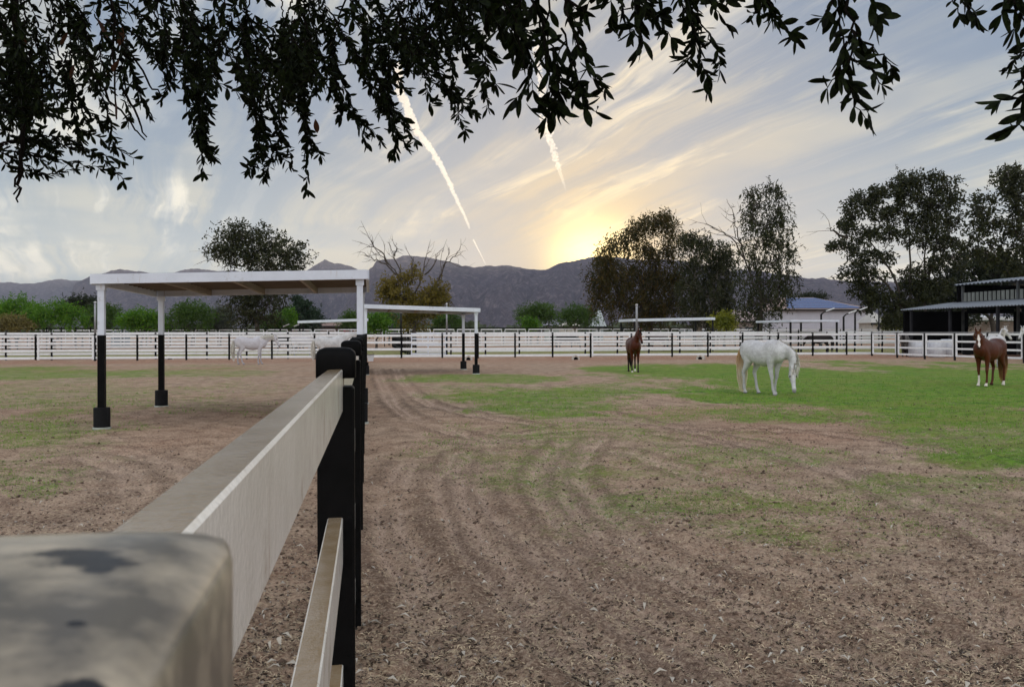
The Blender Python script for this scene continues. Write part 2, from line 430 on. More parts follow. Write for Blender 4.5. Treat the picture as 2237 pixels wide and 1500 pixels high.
# loose litter on the soil: straw bits, pale dead leaves, pebbles, clods (uncountable)
def hground(x, y): return ground_h(x, y) - .042 * track_field(x, y)[0]
def scatter(n, dmin, dmax, power=1.0, pxlo=-80, pxhi=2330):
    q = rng.random(n) ** power; inv = 1 / dmax + (1 / dmin - 1 / dmax) * q
    d = 1 / inv; px = rng.uniform(pxlo, pxhi, n); x = (px - CX) / F * d
    return x, d
def flakes(name, n, dmin, dmax, lo, hi, asp, mt, label, lift=.004, tilt=.5, power=1.0, curl=0.15, mask=None):
    x, y = scatter(n, dmin, dmax, power)
    if mask is not None:
        kx = mask(x, y); x, y = x[kx], y[kx]; n = len(x)
    z = hground(x, y) + lift
    L = rng.uniform(lo, hi, n) * .5; W = L * asp * rng.uniform(.6, 1.3, n); an = rng.uniform(0, 2 * np.pi, n)
    ux, uy = np.cos(an), np.sin(an); tl = rng.normal(0, tilt, n)
    uz = np.sin(tl) * .6; vx, vy = -uy, ux; vz = rng.normal(0, tilt * .5, n)
    c = np.stack([x, y, z], -1); U = np.stack([ux, uy, uz], -1) * L[:, None]; W_ = np.stack([vx, vy, vz], -1) * W[:, None]
    up = np.zeros((n, 3)); up[:, 2] = L * curl + np.abs(uz) * L
    P = np.stack([c - U, c + W_ + up, c + U, c - W_ + up * .8], 1).reshape(-1, 3)
    Fi = np.arange(n * 4).reshape(n, 4)
    o = mesh_np(name, P, Fi, mt); tag(o, label, None, None, "stuff"); return o
straw_m = mat("dry_straw", (.56, .45, .31), .9, .4, 6.0, col2=(.15, .105, .07))
flakes("straw", 60000, 4.0, 18, .012, .050, .13, straw_m, "dry straw and chaff bits strewn over the soil", lift=.012, tilt=.35, power=.8)
flakes("dark_litter", 16000, 4.0, 20, .012, .035, .5, mat("dark_litter", (.06, .042, .032), .95, .4, 9.0), "dark crumbs of dung and dirt among the straw", lift=.012, tilt=.5, power=.8)
flakes("fallen_leaves", 700, 4.0, 20, .03, .075, .26, mat("bleached_leaf", (.55, .50, .43), .7, .2, 9.0), "curled bleached dead leaves lying on the dirt", lift=.018, tilt=.4, curl=.4, power=.85)
def stones(name, n, dmin, dmax, lo, hi, mt, label):
    x, y = scatter(n, dmin, dmax, .85); z = hground(x, y)
    base = np.array([(1, 0, 0), (-1, 0, 0), (0, 1, 0), (0, -1, 0), (0, 0, 1), (0, 0, -1)], float)
    tri = np.array([(0, 2, 4), (2, 1, 4), (1, 3, 4), (3, 0, 4), (2, 0, 5), (1, 2, 5), (3, 1, 5), (0, 3, 5)])
    sz = rng.uniform(lo, hi, n) * .5; an = rng.uniform(0, 6.28, n)
    P = base[None] * (sz[:, None, None] * rng.uniform(.6, 1.3, (n, 1, 3)) * np.array([1, 1, .65])) * rng.uniform(.85, 1.15, (n, 6, 1))
    c, s = np.cos(an)[:, None], np.sin(an)[:, None]
    Q = np.stack([P[..., 0] * c - P[..., 1] * s + x[:, None], P[..., 0] * s + P[..., 1] * c + y[:, None], P[..., 2] + (z + sz * .25)[:, None]], -1).reshape(-1, 3)
    Fi = (tri[None] + (np.arange(n) * 6)[:, None, None]).reshape(-1, 3)
    o = mesh_np(name, Q, Fi, mt, smooth=True); tag(o, label, None, None, "stuff"); return o
stones("pebbles", 2600, 4.0, 18, .008, .030, mat("pebble_grey", (.40, .35, .31), .9, .35, 5.0), "small grey and tan pebbles scattered in the dirt")
stones("dirt_clods", 2600, 4.0, 26, .012, .055, mat("clod_brown", (.15, .10, .075), .95, .4, 5.0), "crumbled brown dirt clods along the wheel ruts")

# grass blades
def blades(name, n, dmin, dmax, hlo, hhi, wid, mt, label, thr=.33, power=1.0):
    x, y = scatter(n, dmin, dmax, power)
    g = grass_mask(x, y) + 1.5 * fbm(x * 1.3, y * 1.3, 3) * .55 + .9 * fbm(x * 9, y * 9, 2) * .5
    kx = (g > thr) & (grass_mask(x, y) > .10); x, y, g = x[kx], y[kx], g[kx]; n = len(x)
    z = hground(x, y); h = rng.uniform(hlo, hhi, n) * np.clip(.5 + g * .6, .5, 1.3) * np.clip(y / 14, .45, 1.2); an = rng.uniform(0, 6.28, n); b = rng.normal(0, .5, (n, 2))
    wv = np.stack([np.cos(an), np.sin(an), 0 * an], -1) * (wid * np.clip(y / 10, .7, 2.2))[:, None] * .5
    c = np.stack([x, y, z - .003], -1); top = c + np.stack([b[:, 0] * h, b[:, 1] * h, h], -1)
    P = np.stack([c - wv, c + wv, top], 1).reshape(-1, 3)
    o = mesh_np(name, P, np.arange(n * 3).reshape(n, 3), mt); tag(o, label, None, None, "stuff"); return o
gl = leaf_mat("turf_blade", (.035, .13, .009), (.15, .34, .022), (.36, .43, .08), .25, .9)
blades("grass", 150000, 5.0, 34, .020, .055, .007, gl, "short green turf growing in patches across the pasture", power=1.0)

# ------------------------------------------------------------------ mountains
def ridge(name, pts, Dc, Df, seed, mt, label, jit=1.6, rows=46, foot_py=722, back=1500, rough=1.0):
    px = np.linspace(pts[0][0], pts[-1][0], 900)
    py = np.interp(px, [p[0] for p in pts], [p[1] for p in pts])
    py = py + jit * (fbm(px / 9 + seed, px * 0 + seed, 4, .6))
    X0 = (px - CX) / F
    hc = (hz(px) - py) / F * Dc + EYE
    Vs = []
    for r in range(rows + 9):
        if r <= rows:
            t = r / rows; D = Df + (Dc - Df) * t; prof = t ** 1.25
            nz = (fbm(px / 55 + seed, np.full_like(px, t * 5 + seed), 5, .58)) * 1.0
            spur = np.abs(fbm(px / 90 + t * 1.6 + seed * 2, px * 0 + t * 2.2, 4, .55))
            env = math.sin(math.pi * min(1, t)) ** .8
            z = hc * prof + env * hc * (.30 * nz - .40 * spur) * rough
            z = np.minimum(z, (hc - EYE) * (D / Dc) * .985 + 0 * z) if t < 1 else hc
            z = np.maximum(z, -2 + 0 * z)
        else:
            t = (r - rows) / 8; D = Dc + back * t; z = hc * (1 - t) - 3 * t
        Vs.append(np.stack([X0 * D, np.full_like(X0, D), z], -1))
    V = np.array(Vs); n0, n1 = V.shape[:2]
    ii = np.arange(n0 - 1)[:, None] * n1 + np.arange(n1 - 1)[None]
    Fq = np.stack([ii, ii + 1, ii + n1 + 1, ii + n1], -1).reshape(-1, 4)
    o = mesh_np(name, V.reshape(-1, 3), Fq, mt, smooth=True)
    tag(o, label, None, None, "structure"); return o
def rock_mat():
    m = bpy.data.materials.new("desert_rock"); m.use_nodes = True; t = NT(m.node_tree); t.n.clear()
    co = t.add('ShaderNodeTexCoord').outputs['Object']
    n1_ = t.noise(co, .0035, 6, .6); n2_ = t.noise(co, .035, 5, .75)
    c = t.mix(t.map(n1_, .35, .65), (.060, .044, .062), (.115, .088, .108))
    c = t.mix(t.m('MULTIPLY', t.map(n2_, .50, .64), .45), c, (.40, .32, .31))
    c = t.mix(t.m('MULTIPLY', t.map(n2_, .46, .36), .6), c, (.07, .055, .05))
    bp = t.add('ShaderNodeBump', {'Height': n2_, 'Strength': 1.0, 'Distance': 30.0})
    b = t.add('ShaderNodeBsdfPrincipled', {'Base Color': c, 'Roughness': 1.0, 'Specular IOR Level': .05, 'Normal': bp.outputs[0]})
    t.add('ShaderNodeOutputMaterial', {'Surface': b.outputs[0]}); return m
rk = rock_mat()
ridge("mountains", [(-900, 640), (-500, 610), (-200, 622), (-60, 612), (0, 617), (20, 616), (45, 619), (75, 619), (105, 613), (128, 609), (160, 613), (200, 612), (400, 620), (640, 605), (700, 600), (900, 625), (1200, 640)],
      7600, 5600, 3.0, rk, "far blue mountain ridge at the left edge of the view")
ridge("mountains", [(60, 716), (120, 690), (150, 655), (165, 618), (200, 603), (225, 597), (240, 592), (262, 588), (285, 591), (310, 593), (335, 599), (360, 600), (380, 596), (400, 590), (420, 587), (450, 589), (480, 592), (510, 590), (560, 598), (620, 600),
      (655, 597), (672, 590), (690, 578), (710, 566), (730, 575), (745, 575), (765, 581), (785, 590), (830, 602), (900, 622), (1000, 660)],
      5600, 4100, 9.0, rk, "middle mountain ridge with a sharp peak behind the white shade roofs")
ridge("mountains", [(700, 716), (745, 680), (775, 625), (795, 598), (815, 582), (822, 570), (845, 567), (865, 565), (880, 559), (900, 559), (925, 560), (950, 566), (985, 572), (1010, 580), (1040, 584), (1065, 581), (1085, 581), (1100, 579), (1115, 580), (1150, 587), (1175, 589),
      (1195, 588), (1210, 581), (1222, 575), (1235, 572), (1255, 571), (1270, 566), (1285, 563), (1310, 559), (1350, 562), (1400, 568), (1450, 566), (1500, 572), (1560, 584), (1600, 592), (1622, 588), (1680, 596), (1745, 604), (1770, 609), (1800, 606), (1812, 610), (1830, 612), (1860, 615), (1950, 616),
      (2050, 612), (2237, 616), (2500, 600), (3000, 620)],
      4300, 2700, 21.0, rk, "long brown mountain ridge with the sun just behind its crest", jit=2.0)
# low desert scrub and town greenery on the plain in front of the hills
def scrub(name, n, dlo, dhi, hlo, hhi, seed, mt, label, pxa=-150, pxb=2400, per=26):
    r = np.random.default_rng(seed)
    px = r.uniform(pxa, pxb, n); d = r.uniform(dlo, dhi, n); h = r.uniform(hlo, hhi, n); Vs = []
    for i in range(n):
        c = np.array([(px[i] - CX) / F * d[i], d[i], h[i] * .5]); m = per
        p = r.normal(0, 1, (m, 3)); p /= np.linalg.norm(p, axis=1)[:, None]; p *= r.uniform(.5, 1, (m, 1)) * np.array([h[i] * .9, h[i] * .9, h[i] * .5])
        s = h[i] * .33; u = r.normal(0, 1, (m, 3)) * s * .6; v = r.normal(0, 1, (m, 3)) * s * .6; q = c + p
        Vs.append(np.stack([q - u - v, q + u - v, q + u + v, q - u + v], 1).reshape(-1, 3))
    V = np.concatenate(Vs); o = mesh_np(name, V, np.arange(len(V)).reshape(-1, 4), mt); tag(o, label, None, None, "stuff"); return o
sm = leaf_mat("scrub_leaf", (.035, .045, .022), (.06, .075, .035), None, .1, .05)
scrub("scrub", 900, 420, 1900, 3, 7.5, 4, sm, "low dark desert scrub along the foot of the mountains")
# ------------------------------------------------------------------ materials of built things
white_m = mat("white_vinyl", (.78, .79, .82), .45, .05, 5.0, dirt=(.50, .43, .35), dirt_scale=2.6, dirt_lo=.60, bump=.05)
def streaks(m, colr, amt, sy=26.0, sz_=2.0, lo=.60):
    """rusty drip marks running down side faces"""
    t = NT(m.node_tree); b = next(n for n in t.n if n.type == 'BSDF_PRINCIPLED'); src = b.inputs['Base Color'].links[0].from_socket
    co = t.add('ShaderNodeTexCoord').outputs['Object']; nz = t.noise(t.vm('MULTIPLY', co, (sy, sy, sz_)), 1.0, 3, .6); ptc = t.noise(co, 2.2, 2, .5)
    f = t.m('MULTIPLY', t.m('MULTIPLY', t.map(nz, lo, lo + .08), t.map(ptc, .42, .60)), amt); t.l.new(t.mix(f, src, colr), b.inputs['Base Color']); return m
def dusty(m, dust, lo=.35):
    """a film of dust lying on every upward face"""
    t = NT(m.node_tree); b = next(n for n in t.n if n.type == 'BSDF_PRINCIPLED'); src = b.inputs['Base Color'].links[0].from_socket
    g = t.add('ShaderNodeNewGeometry'); z = t.add('ShaderNodeSeparateXYZ', {0: g.outputs['Normal']}).outputs['Z']
    co = t.add('ShaderNodeTexCoord').outputs['Object']; nz = t.noise(co, 14, 5, .65)
    f = t.m('MULTIPLY', t.map(z, .75, .97), t.map(nz, .25, .6, lo, 1.0)); c = t.mix(f, src, dust); t.l.new(c, b.inputs['Base Color']); return m
rail_m = mat("weathered_rail", (.89, .87, .83), .16, .05, 9.0, col2=(.77, .74, .69), dirt=(.36, .29, .21), dirt_scale=5.0, dirt_lo=.57, bump=.10, bscale=120, spec=.5)
streaks(rail_m, (.34, .21, .11), .8)
dusty(rail_m, (.30, .215, .125), .85)
black_m = mat("black_post_paint", (.0045, .0045, .005), .5, .3, 9.0, dirt=(.02, .017, .015), dirt_scale=30, dirt_lo=.68, bump=.12, bscale=180, spec=.07)
dark_m = mat("dark_steel", (.014, .014, .016), .5, .2, 5.0, spec=.15)
grey_m = mat("grey_pipe", (.30, .31, .33), .45, .12, 5.0, metal=.3)
steelw_m = mat("painted_white_steel", (.66, .70, .80), .38, .05, 3.0, dirt=(.36, .33, .31), dirt_scale=5, dirt_lo=.60, bump=.03)
streaks(steelw_m, (.36, .26, .20), .6, 14.0, 1.5, .62)
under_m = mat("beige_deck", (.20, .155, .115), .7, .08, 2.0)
conc_m = mat("black_base_block", (.010, .010, .012), .7, .2, 9.0, bump=.2, spec=.15)
deckroof_m = mat("pale_roof", (.62, .65, .70), .45, .08, 2.0)

def gz(x, y): return float(ground_h(np.array([x], float), np.array([y], float))[0])

# ------------------------------------------------------------------ fences
_pm = {}
def post_mesh(w_, H, m):
    key = (w_, H, m.name)
    if key not in _pm:
        b = MB(); b.box((0, 0, H / 2 - .06), (w_, w_, H - .10), bev=.006)
        # domed cap with a skirt
        c = w_ * .54; lay = [(c * .97, H - .086), (c, H - .084), (c, H - .023), (c * .975, H - .0165), (c * .90, H - .0105), (c * .78, H - .005), (c * .62, H - .0018), (c * .40, H - .0004), (c * .12, H)]
        i0 = len(b.v); n = 32
        for rr, z in lay:
            for q in range(n):
                an = 2 * math.pi * q / n; cx, sy = math.cos(an), math.sin(an)
                s = rr / (abs(cx) ** 12 + abs(sy) ** 12) ** (1 / 12)
                b.v.append((cx * s, sy * s, z))
        for L in range(len(lay) - 1):
            for q in range(n): b.f.append((i0 + L * n + q, i0 + L * n + (q + 1) % n, i0 + (L + 1) * n + (q + 1) % n, i0 + (L + 1) * n + q))
        b.f.append(tuple(i0 + (len(lay) - 1) * n + q for q in range(n)))
        me = bpy.data.meshes.new("post"); me.from_pydata(b.v, [], b.f); me.materials.append(m); me.update(); me.polygons.foreach_set('use_smooth', np.array([len(p.vertices) == 4 and min(v for v in p.vertices) >= i0 for p in me.polygons]))
        _pm[key] = me
    return _pm[key]
def square_cap(me, H):
    """flatter, squarer dome for the one cap seen from a hand's breadth"""
    for v in me.vertices:
        d_ = H - v.co.z
        if d_ < .0235: v.co.z = H - d_ * .36
    return me
def put_post(parent, x, y, w_, H, m, rz, z=None, name="post"):
    o = bpy.data.objects.new(name, post_mesh(w_, H, m)); COL.objects.link(o); o.parent = parent
    o.location = (x, y, gz(x, y) - .03 if z is None else z); o.rotation_euler = (0, 0, rz)
    return o
def fence(label, pts, H, rails, rh=.14, rw=.042, pw=.102, pm=None, rm=None, rz=0.0, cat="fence", name="fence"):
    f = empty(name); tag(f, label, cat)
    for x, y in pts: put_post(f, x, y, pw, H, pm or black_m, rz)
    for zc in rails:
        b = MB()
        for (x0, y0), (x1, y1) in zip(pts[:-1], pts[1:]):
            b.beam((x0, y0, zc + random.uniform(-.006, .006)), (x1, y1, zc + random.uniform(-.006, .006)), rw, rh * random.uniform(.97, 1.02), bev=.006)
        b.build("rail", rm or white_m, f)
    return f
RZ = math.atan2(.1617, 1)     # fence line turned a little to the left of the view
# near fence, running away from the camera
def nf(d): return (-.0363 - .051 - .1617 * d, d)     # centre of the posts
near = empty("fence"); tag(near, "long black posted rail fence running away from the camera beside the dirt pen", "fence")
d1 = 2.54; ds = [d1 + 2.41 * i for i in range(21)]
NZ = .0  # post tops
for i, d in enumerate(ds):
    x, y = nf(d); put_post(near, x, y, .102, 1.585, black_m, RZ, z=-.005)
x0, y0 = nf(.165)
# first post, white and grimy, right under the lens
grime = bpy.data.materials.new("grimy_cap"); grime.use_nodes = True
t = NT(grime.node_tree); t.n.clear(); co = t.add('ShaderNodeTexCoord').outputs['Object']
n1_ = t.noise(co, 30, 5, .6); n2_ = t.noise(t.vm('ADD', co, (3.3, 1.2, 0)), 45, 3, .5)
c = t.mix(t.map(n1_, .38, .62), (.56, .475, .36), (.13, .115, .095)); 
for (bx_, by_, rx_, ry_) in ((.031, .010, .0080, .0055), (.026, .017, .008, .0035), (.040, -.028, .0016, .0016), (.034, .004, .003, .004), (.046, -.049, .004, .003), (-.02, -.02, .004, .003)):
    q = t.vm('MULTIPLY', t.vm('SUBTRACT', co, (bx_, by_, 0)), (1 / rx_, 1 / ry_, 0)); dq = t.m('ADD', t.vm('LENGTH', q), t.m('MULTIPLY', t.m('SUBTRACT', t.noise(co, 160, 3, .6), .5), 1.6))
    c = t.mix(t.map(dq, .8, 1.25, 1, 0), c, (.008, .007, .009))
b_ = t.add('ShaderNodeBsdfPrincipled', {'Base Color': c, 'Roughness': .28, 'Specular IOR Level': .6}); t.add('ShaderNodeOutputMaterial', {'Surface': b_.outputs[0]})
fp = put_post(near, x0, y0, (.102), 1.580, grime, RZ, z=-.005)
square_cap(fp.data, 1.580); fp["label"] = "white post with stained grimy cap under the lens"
def railbeam(name, parent, p0, p1, hh, ww, m):
    b = MB(); b.beam(p0, p1, ww, hh, bev=.0032); return b.build(name, m, parent)
# first bay, nearest rails: measured separately, they sit a little skew in the posts
def rl(off, vx, d): return -off + (vx - CX) / F * d
for (off, vx, zt, zb) in ((.0966, 824, 1.519, 1.40), (.074, 806, 1.108, .975), (.074, 806, .70, .565), (.074, 806, .30, .165)):
    a0, a1 = .18, d1 - .03
    railbeam("rail", near, (rl(off, vx, a0) - .021, a0, (zt + zb) / 2), (rl(off, vx, a1) - .021, a1, (zt + zb) / 2), zt - zb, .042, rail_m)
for zt in (1.515, 1.105, .695, .285):
    b = MB()
    for k_ in range(len(ds) - 1):
        p, q = nf(ds[k_]), nf(ds[k_ + 1]); b.beam((p[0] + .0, p[1], zt - .065), (q[0], q[1], zt - .065), .042, .13, bev=.005)
    b.build("rail", rail_m, near)

def on_line(px, c, m_):      # column px meets the line Y = c + m X
    kx = (px - CX) / F; X = kx * c / (1 - m_ * kx); return (X, c + m_ * X)
CR = math.atan2(.14, 1)
front_px = [-330, -230, -130, -20, 78, 207, 300, 407, 500.7, 594, 687, 781, 877, 966, 1044, 1125, 1207, 1290, 1379, 1468, 1546, 1622, 1700, 1775, 1849, 1905]
fence("white rail fence with black posts crossing the pasture, front row behind the horses", [on_line(p, 55.1, .14) for p in front_px], 1.54, (1.45, 1.04, .63, .22), rz=CR)
# white gate hung in the front row near the left edge
def gate(label, p, q, z0, z1, zs, parts=(0, 1), wid=.055, m=None, name="gate", off=0.0):
    g = empty(name); tag(g, label, "gate"); p, q = Vector((*p, 0)), Vector((*q, 0))
    n = Vector((q - p).normalized().yx) ; nn = Vector((n[0], -n[1], 0)) * off
    for e in parts:
        b = MB(); r = p.lerp(q, e) + nn; b.beam((r.x, r.y, z0), (r.x, r.y, z1), wid, wid); b.build("stile", m or steelw_m, g)
    b = MB()
    for z in zs:
        a_ = p.lerp(q, min(parts)) + nn * 1.02; c_ = p.lerp(q, max(parts)) + nn * 1.02
        b.beam((a_.x, a_.y, z), (c_.x, c_.y, z), wid * .8, wid * 1.4)
    b.build("gate_rails", m or steelw_m, g); return g
gate("white pipe gate hung between two posts left of the big shade roof", on_line(78, 54.95, .14), on_line(207, 54.95, .14), .12, 1.5, (1.46, 1.06, .65, .24), (.045, .97), .085, white_m)
gate("white gate closing the front fence row behind the small bay horse", on_line(1290, 54.95, .14), on_line(1379, 54.95, .14), .12, 1.5, (1.46, 1.06, .65, .24), (.05, .96), .085, white_m)
sec = [on_line(p, 58.6, .14) for p in (-280, -190, -90, 13, 113, 226, 340, 452, 539, 629, 718, 800)]
fence("taller white rail fence just behind the white horses in the left pen", sec, 1.70, (1.62, 1.21, .80, .38), rz=CR)
sx = -6.6; pts2 = [(sx + 2.37 * i, 63.1 + .245 * (sx + 2.37 * i)) for i in range(17)]
fence("second white rail fence, across the alley behind the grazing white horse", pts2, 1.66, (1.58, 1.17, .76, .35), rz=math.atan2(.245, 1))
fence("dark fence running back along the sandy alley between the pens", [(-6.9 - .164 * 2.6 * i, 61.3 + 2.6 * i) for i in range(17)], 1.62, (1.5, 1.1, .7, .3), rm=dark_m, rz=RZ)
gate("white pipe gate at the mouth of the sandy alley", on_line(899, 61.2, .2), on_line(974, 61.2, .2), .15, 1.62, (1.55, 1.22, .86, .52, .22), (0, .48, 1), .07, steelw_m)
# right hand run of white panels coming back towards the camera
pr = [(23.1 + 3.15 * i / 5, 57.6 - 11.6 * i / 5) for i in range(8)]
pf = empty("fence"); tag(pf, "run of framed white panels angling towards the chestnut horse", "fence")
for (x, y) in pr: put_post(pf, x, y, .09, 1.58, dark_m, -R(75))
for (p, q) in zip(pr[:-1], pr[1:]):
    P, Q = Vector((*p, 0)), Vector((*q, 0)); b = MB(); A, B = P.lerp(Q, .05), P.lerp(Q, .95)
    for e in (A, B): b.beam((e.x, e.y, .2), (e.x, e.y, 1.50), .07, .10)
    for z in (1.46, 1.05, .64, .24): b.beam((A.x, A.y, z), (B.x, B.y, z), .04, .105)
    b.build("panel", white_m, pf)
b = MB(); b.beam((*pr[0], 1.56), (*pr[-1], 1.56), .06, .05); b.build("top_pipe", grey_m, pf)
# tall pipe panels of the far riding ring
ring = empty("fence"); tag(ring, "tall far fence of white pipe frames with a dark top line", "fence")
pan = [on_line(p, 108, .14) for p in range(60, 1640, 52)]
for x, y in pan: put_post(ring, x, y, .10, 2.1, dark_m, CR, name="post")
for (p, q) in zip(pan[:-1], pan[1:]):
    P, Q = Vector((*p, 0)), Vector((*q, 0)); b = MB(); A, B = P.lerp(Q, .06), P.lerp(Q, .92)
    for e in (A, B, P.lerp(Q, .60)): b.beam((e.x, e.y, .3), (e.x, e.y, 2.02), .06, .07)
    for z in (2.0, 1.62, 1.2, .8): b.beam((A.x, A.y, z), (B.x, B.y, z), .05, .07 if z < 2 else .12)
    b.build("panel", white_m, ring)
b = MB(); b.beam((*pan[0], 2.16), (*pan[-1], 2.16), .08, .10); b.build("top_pipe", black_m, ring)
fence("far white rail fence in front of the house with blue roof panels", [on_line(p, 92, .3) for p in range(1560, 2330, 46)], 1.95, (1.85, 1.4, .95), rz=math.atan2(.3, 1), rh=.16)
fence("grey block wall and rails behind the tall eucalyptus trees", [on_line(p, 112, .1) for p in range(1480, 1720, 34)], 2.2, (1.9, 1.5, 1.1), rh=.3, rm=mat("grey_board", (.38, .42, .45), .7, .1, 2.0), rz=.1)
fence("brown mesh fence at the back of the far left paddock", [on_line(p, 96, .05) for p in range(-90, 250, 32)], 2.3, (2.15, 1.75, 1.35), rh=.07, rm=dark_m, rz=.05)

# ------------------------------------------------------------------ open shade shelters
def shelter(label, FL, FR, BL, BR, tops, thick, pw=.11, black_to=1.59, block=True, nraft=3, over=.14, pm=None, group=None):
    """corners in plan, height of the roof top over each corner"""
    s = empty("shade_shelter"); tag(s, label, "shelter", group)
    cs = [Vector((*p, z)) for p, z in zip((FL, FR, BR, BL), tops)]
    ctr = sum(cs, Vector()) / 4
    out = [c + (c - ctr).normalized() * over * 1.4 for c in cs]
    # roof deck
    b = MB(); t_ = .03
    top = [Vector((c.x, c.y, c.z + .004)) for c in out]; bot = [Vector((c.x, c.y, c.z - t_)) for c in out]
    b.quad(*top)
    d_ = b.build("roof", deckroof_m, s)
    u = MB(); u.quad(*[bot[i] for i in (3, 2, 1, 0)])
    ud = u.build("roof_underside", under_m, d_)
    rib = MB(); nr = 14
    for i in range(1, nr):
        e = i / nr; p = out[0].lerp(out[3], e); q = out[1].lerp(out[2], e); rib.beam(p - Vector((0, 0, t_ + .012)), q - Vector((0, 0, t_ + .012)), .07, .024)
    rib.build("deck_rib", under_m, d_)
    fb = MB()
    for i in range(4):
        p, q = out[i], out[(i + 1) % 4]
        e = (q - p).normalized() * (.0 if i % 2 == 0 else -.062)
        fb.beam(p - Vector((0, 0, thick / 2)) - e, q - Vector((0, 0, thick / 2)) + e, .06, thick, bev=.004)
    fb.build("fascia", pm or steelw_m, s)
    rb = MB()
    for i in range(nraft):
        e = (i + 1) / (nraft + 1); p = out[0].lerp(out[1], e); q = out[3].lerp(out[2], e); off = Vector((0, 0, t_ + .07))
        rb.beam(p - off, q - off, .06, .13)
    if nraft: rb.build("rafter", mat("rafter_cream", (.30, .24, .18), .6, .08, 3.0), s)
    for c in cs:
        zt = c.z - thick; g = gz(c.x, c.y)
        b = MB()
        if black_to: b.box((c.x, c.y, (black_to + zt) / 2), (pw, pw, zt - black_to), RZ, bev=.006)
        else: b.box((c.x, c.y, (g + zt) / 2), (pw, pw, zt - g), RZ, bev=.006)
        po = b.build("post", (pm or steelw_m) if black_to else dark_m, s)
        if black_to:
            b = MB(); b.box((c.x, c.y, (black_to + g) / 2), (pw + .006, pw + .006, black_to - g), RZ, bev=.006); b.build("black_sleeve", black_m, po)
        if black_to:
            b = MB(); b.box((c.x, c.y, zt - .05), (pw + .035, pw + .035, .10), RZ); b.build("bracket", pm or steelw_m, po)
        if block:
            b = MB(); b.tube([(c.x, c.y, g - .05), (c.x, c.y, g + .36), (c.x, c.y, g + .365)], [.135, .135, .12], 20); b.build("base_block", conc_m, po)
            b = MB(); b.tube([(c.x, c.y, g - .05), (c.x, c.y, g + .03)], [.15, .148], 20); b.build("footing", mat("footing_concrete", (.42, .45, .42), .9, .2, 9.0), po)
    return s
shelter("large white flat shade roof on four posts with black lower halves, nearest the camera", (-7.02, 15.35), (-2.72, 16.05), (-7.72, 19.75), (-3.42, 20.45), (2.625, 2.735, 2.71, 2.60), .165)
shelter("smaller white shade roof behind the near fence, sloping down to the right", (-5.55, 34.0), (-1.39, 34.7), (-6.28, 38.4), (-2.12, 39.1), (2.70, 2.565, 2.565, 2.70), .155)
def fshelter(label, pxa, pxb, d, za, zb, depth=4.0, slope=.14, tb=.22, back=(0, 0)):
    A = at(pxa, d, 0); B = at(pxb, d + slope * (pxb - pxa) / F * d, 0); n = Vector((-.16, 1, 0)) * depth
    return shelter(label, (A.x, A.y), (B.x, B.y), (A.x + n.x, A.y + n.y), (B.x + n.x, B.y + n.y), (za, zb, zb + back[1], za + back[0]), tb, pw=.12, black_to=None, block=False, nraft=0)
fshelter("thin white shade roof beyond the standing white horses", 655, 800, 80, 2.72, 2.92, slope=.1)
fshelter("long low white shade roof beneath the drooping dark trees", 1386, 1557, 75, 2.74, 2.86)
fshelter("white shade roof in front of the house with blue roof panels", 1727, 1828, 66, 2.50, 2.50, 5.5, tb=.16)

# ------------------------------------------------------------------ poles
def pole(label, px, d, ztop, r=.05, m=None, blackto=1.6, cap=True):
    x = (px - CX) / F * d; o = empty("pole", (x, d, 0)); tag(o, label, "pole")
    b = MB(); b.tube([(0, 0, blackto or -.05), (0, 0, ztop)], r, 12); b.build("pipe", m or grey_m, o, True)
    if blackto:
        b = MB(); b.tube([(0, 0, -.1), (0, 0, blackto)], r * 1.12, 12); b.build("black_sleeve", black_m, o, True)
    if cap:
        b = MB(); b.tube([(0, 0, ztop - .01), (0, 0, ztop + .03), (0, 0, ztop + .05)], [r * 1.3, r * 1.25, r * .5], 12); b.build("cap", white_m, o, True)
pole("tall grey pipe standing at the fence left of the big shelter", 208, 54.0, 3.5, .065)
pole("dark pipe rising behind the small shade roof", 876, 54.9, 2.85, .05, dark_m)
pole("grey pipe rising past the small shade roof and yellow tree", 976, 60, 3.55, .055)
pole("tall steel pipe directly behind the small bay horse", 1391, 57.6, 3.38, .07)
pole("dark bare pole beside the little white gabled shed", 1920, 84, 3.6, .07, dark_m, None, False)
def lamp_post(label, px, d, ztop, arm, lit=False):
    x = (px - CX) / F * d; o = empty("lamp_post", (x, d, 0)); tag(o, label, "lamp post")
    b = MB(); b.tube([(0, 0, -.1), (0, 0, ztop - .2)], [.11, .09], 8); b.build("pole", dark_m, o)
    b = MB(); b.tube([(0, 0, ztop - .22), (arm * .25, 0, ztop), (arm, 0, ztop + .25)], [.07, .06, .05], 6); b.build("arm", dark_m, o)
    b = MB(); b.beam((arm * .45, -.06, ztop + .10), (arm * 1.25, -.06, ztop + .37), .25, .08); b.build("lamp_head", white_m, o)
lamp_post("dark lamp post before the white house wall, tallest of three with bent arms", 1868, 86, 3.6, .9)
lamp_post("dark lamp post between its two neighbours, shortest of the bent arm three", 1843, 82, 3.2, .9)
lamp_post("dark bent arm lamp post nearest the middle of the white house wall", 1794, 84, 3.45, .95)
lamp_post("short lamp post with a pale angled head left of the thin shade roof", 612, 100, 2.25, .8)
lamp_post("short lamp post with a pale angled head under the thin shade roof", 636, 101, 2.28, .8)

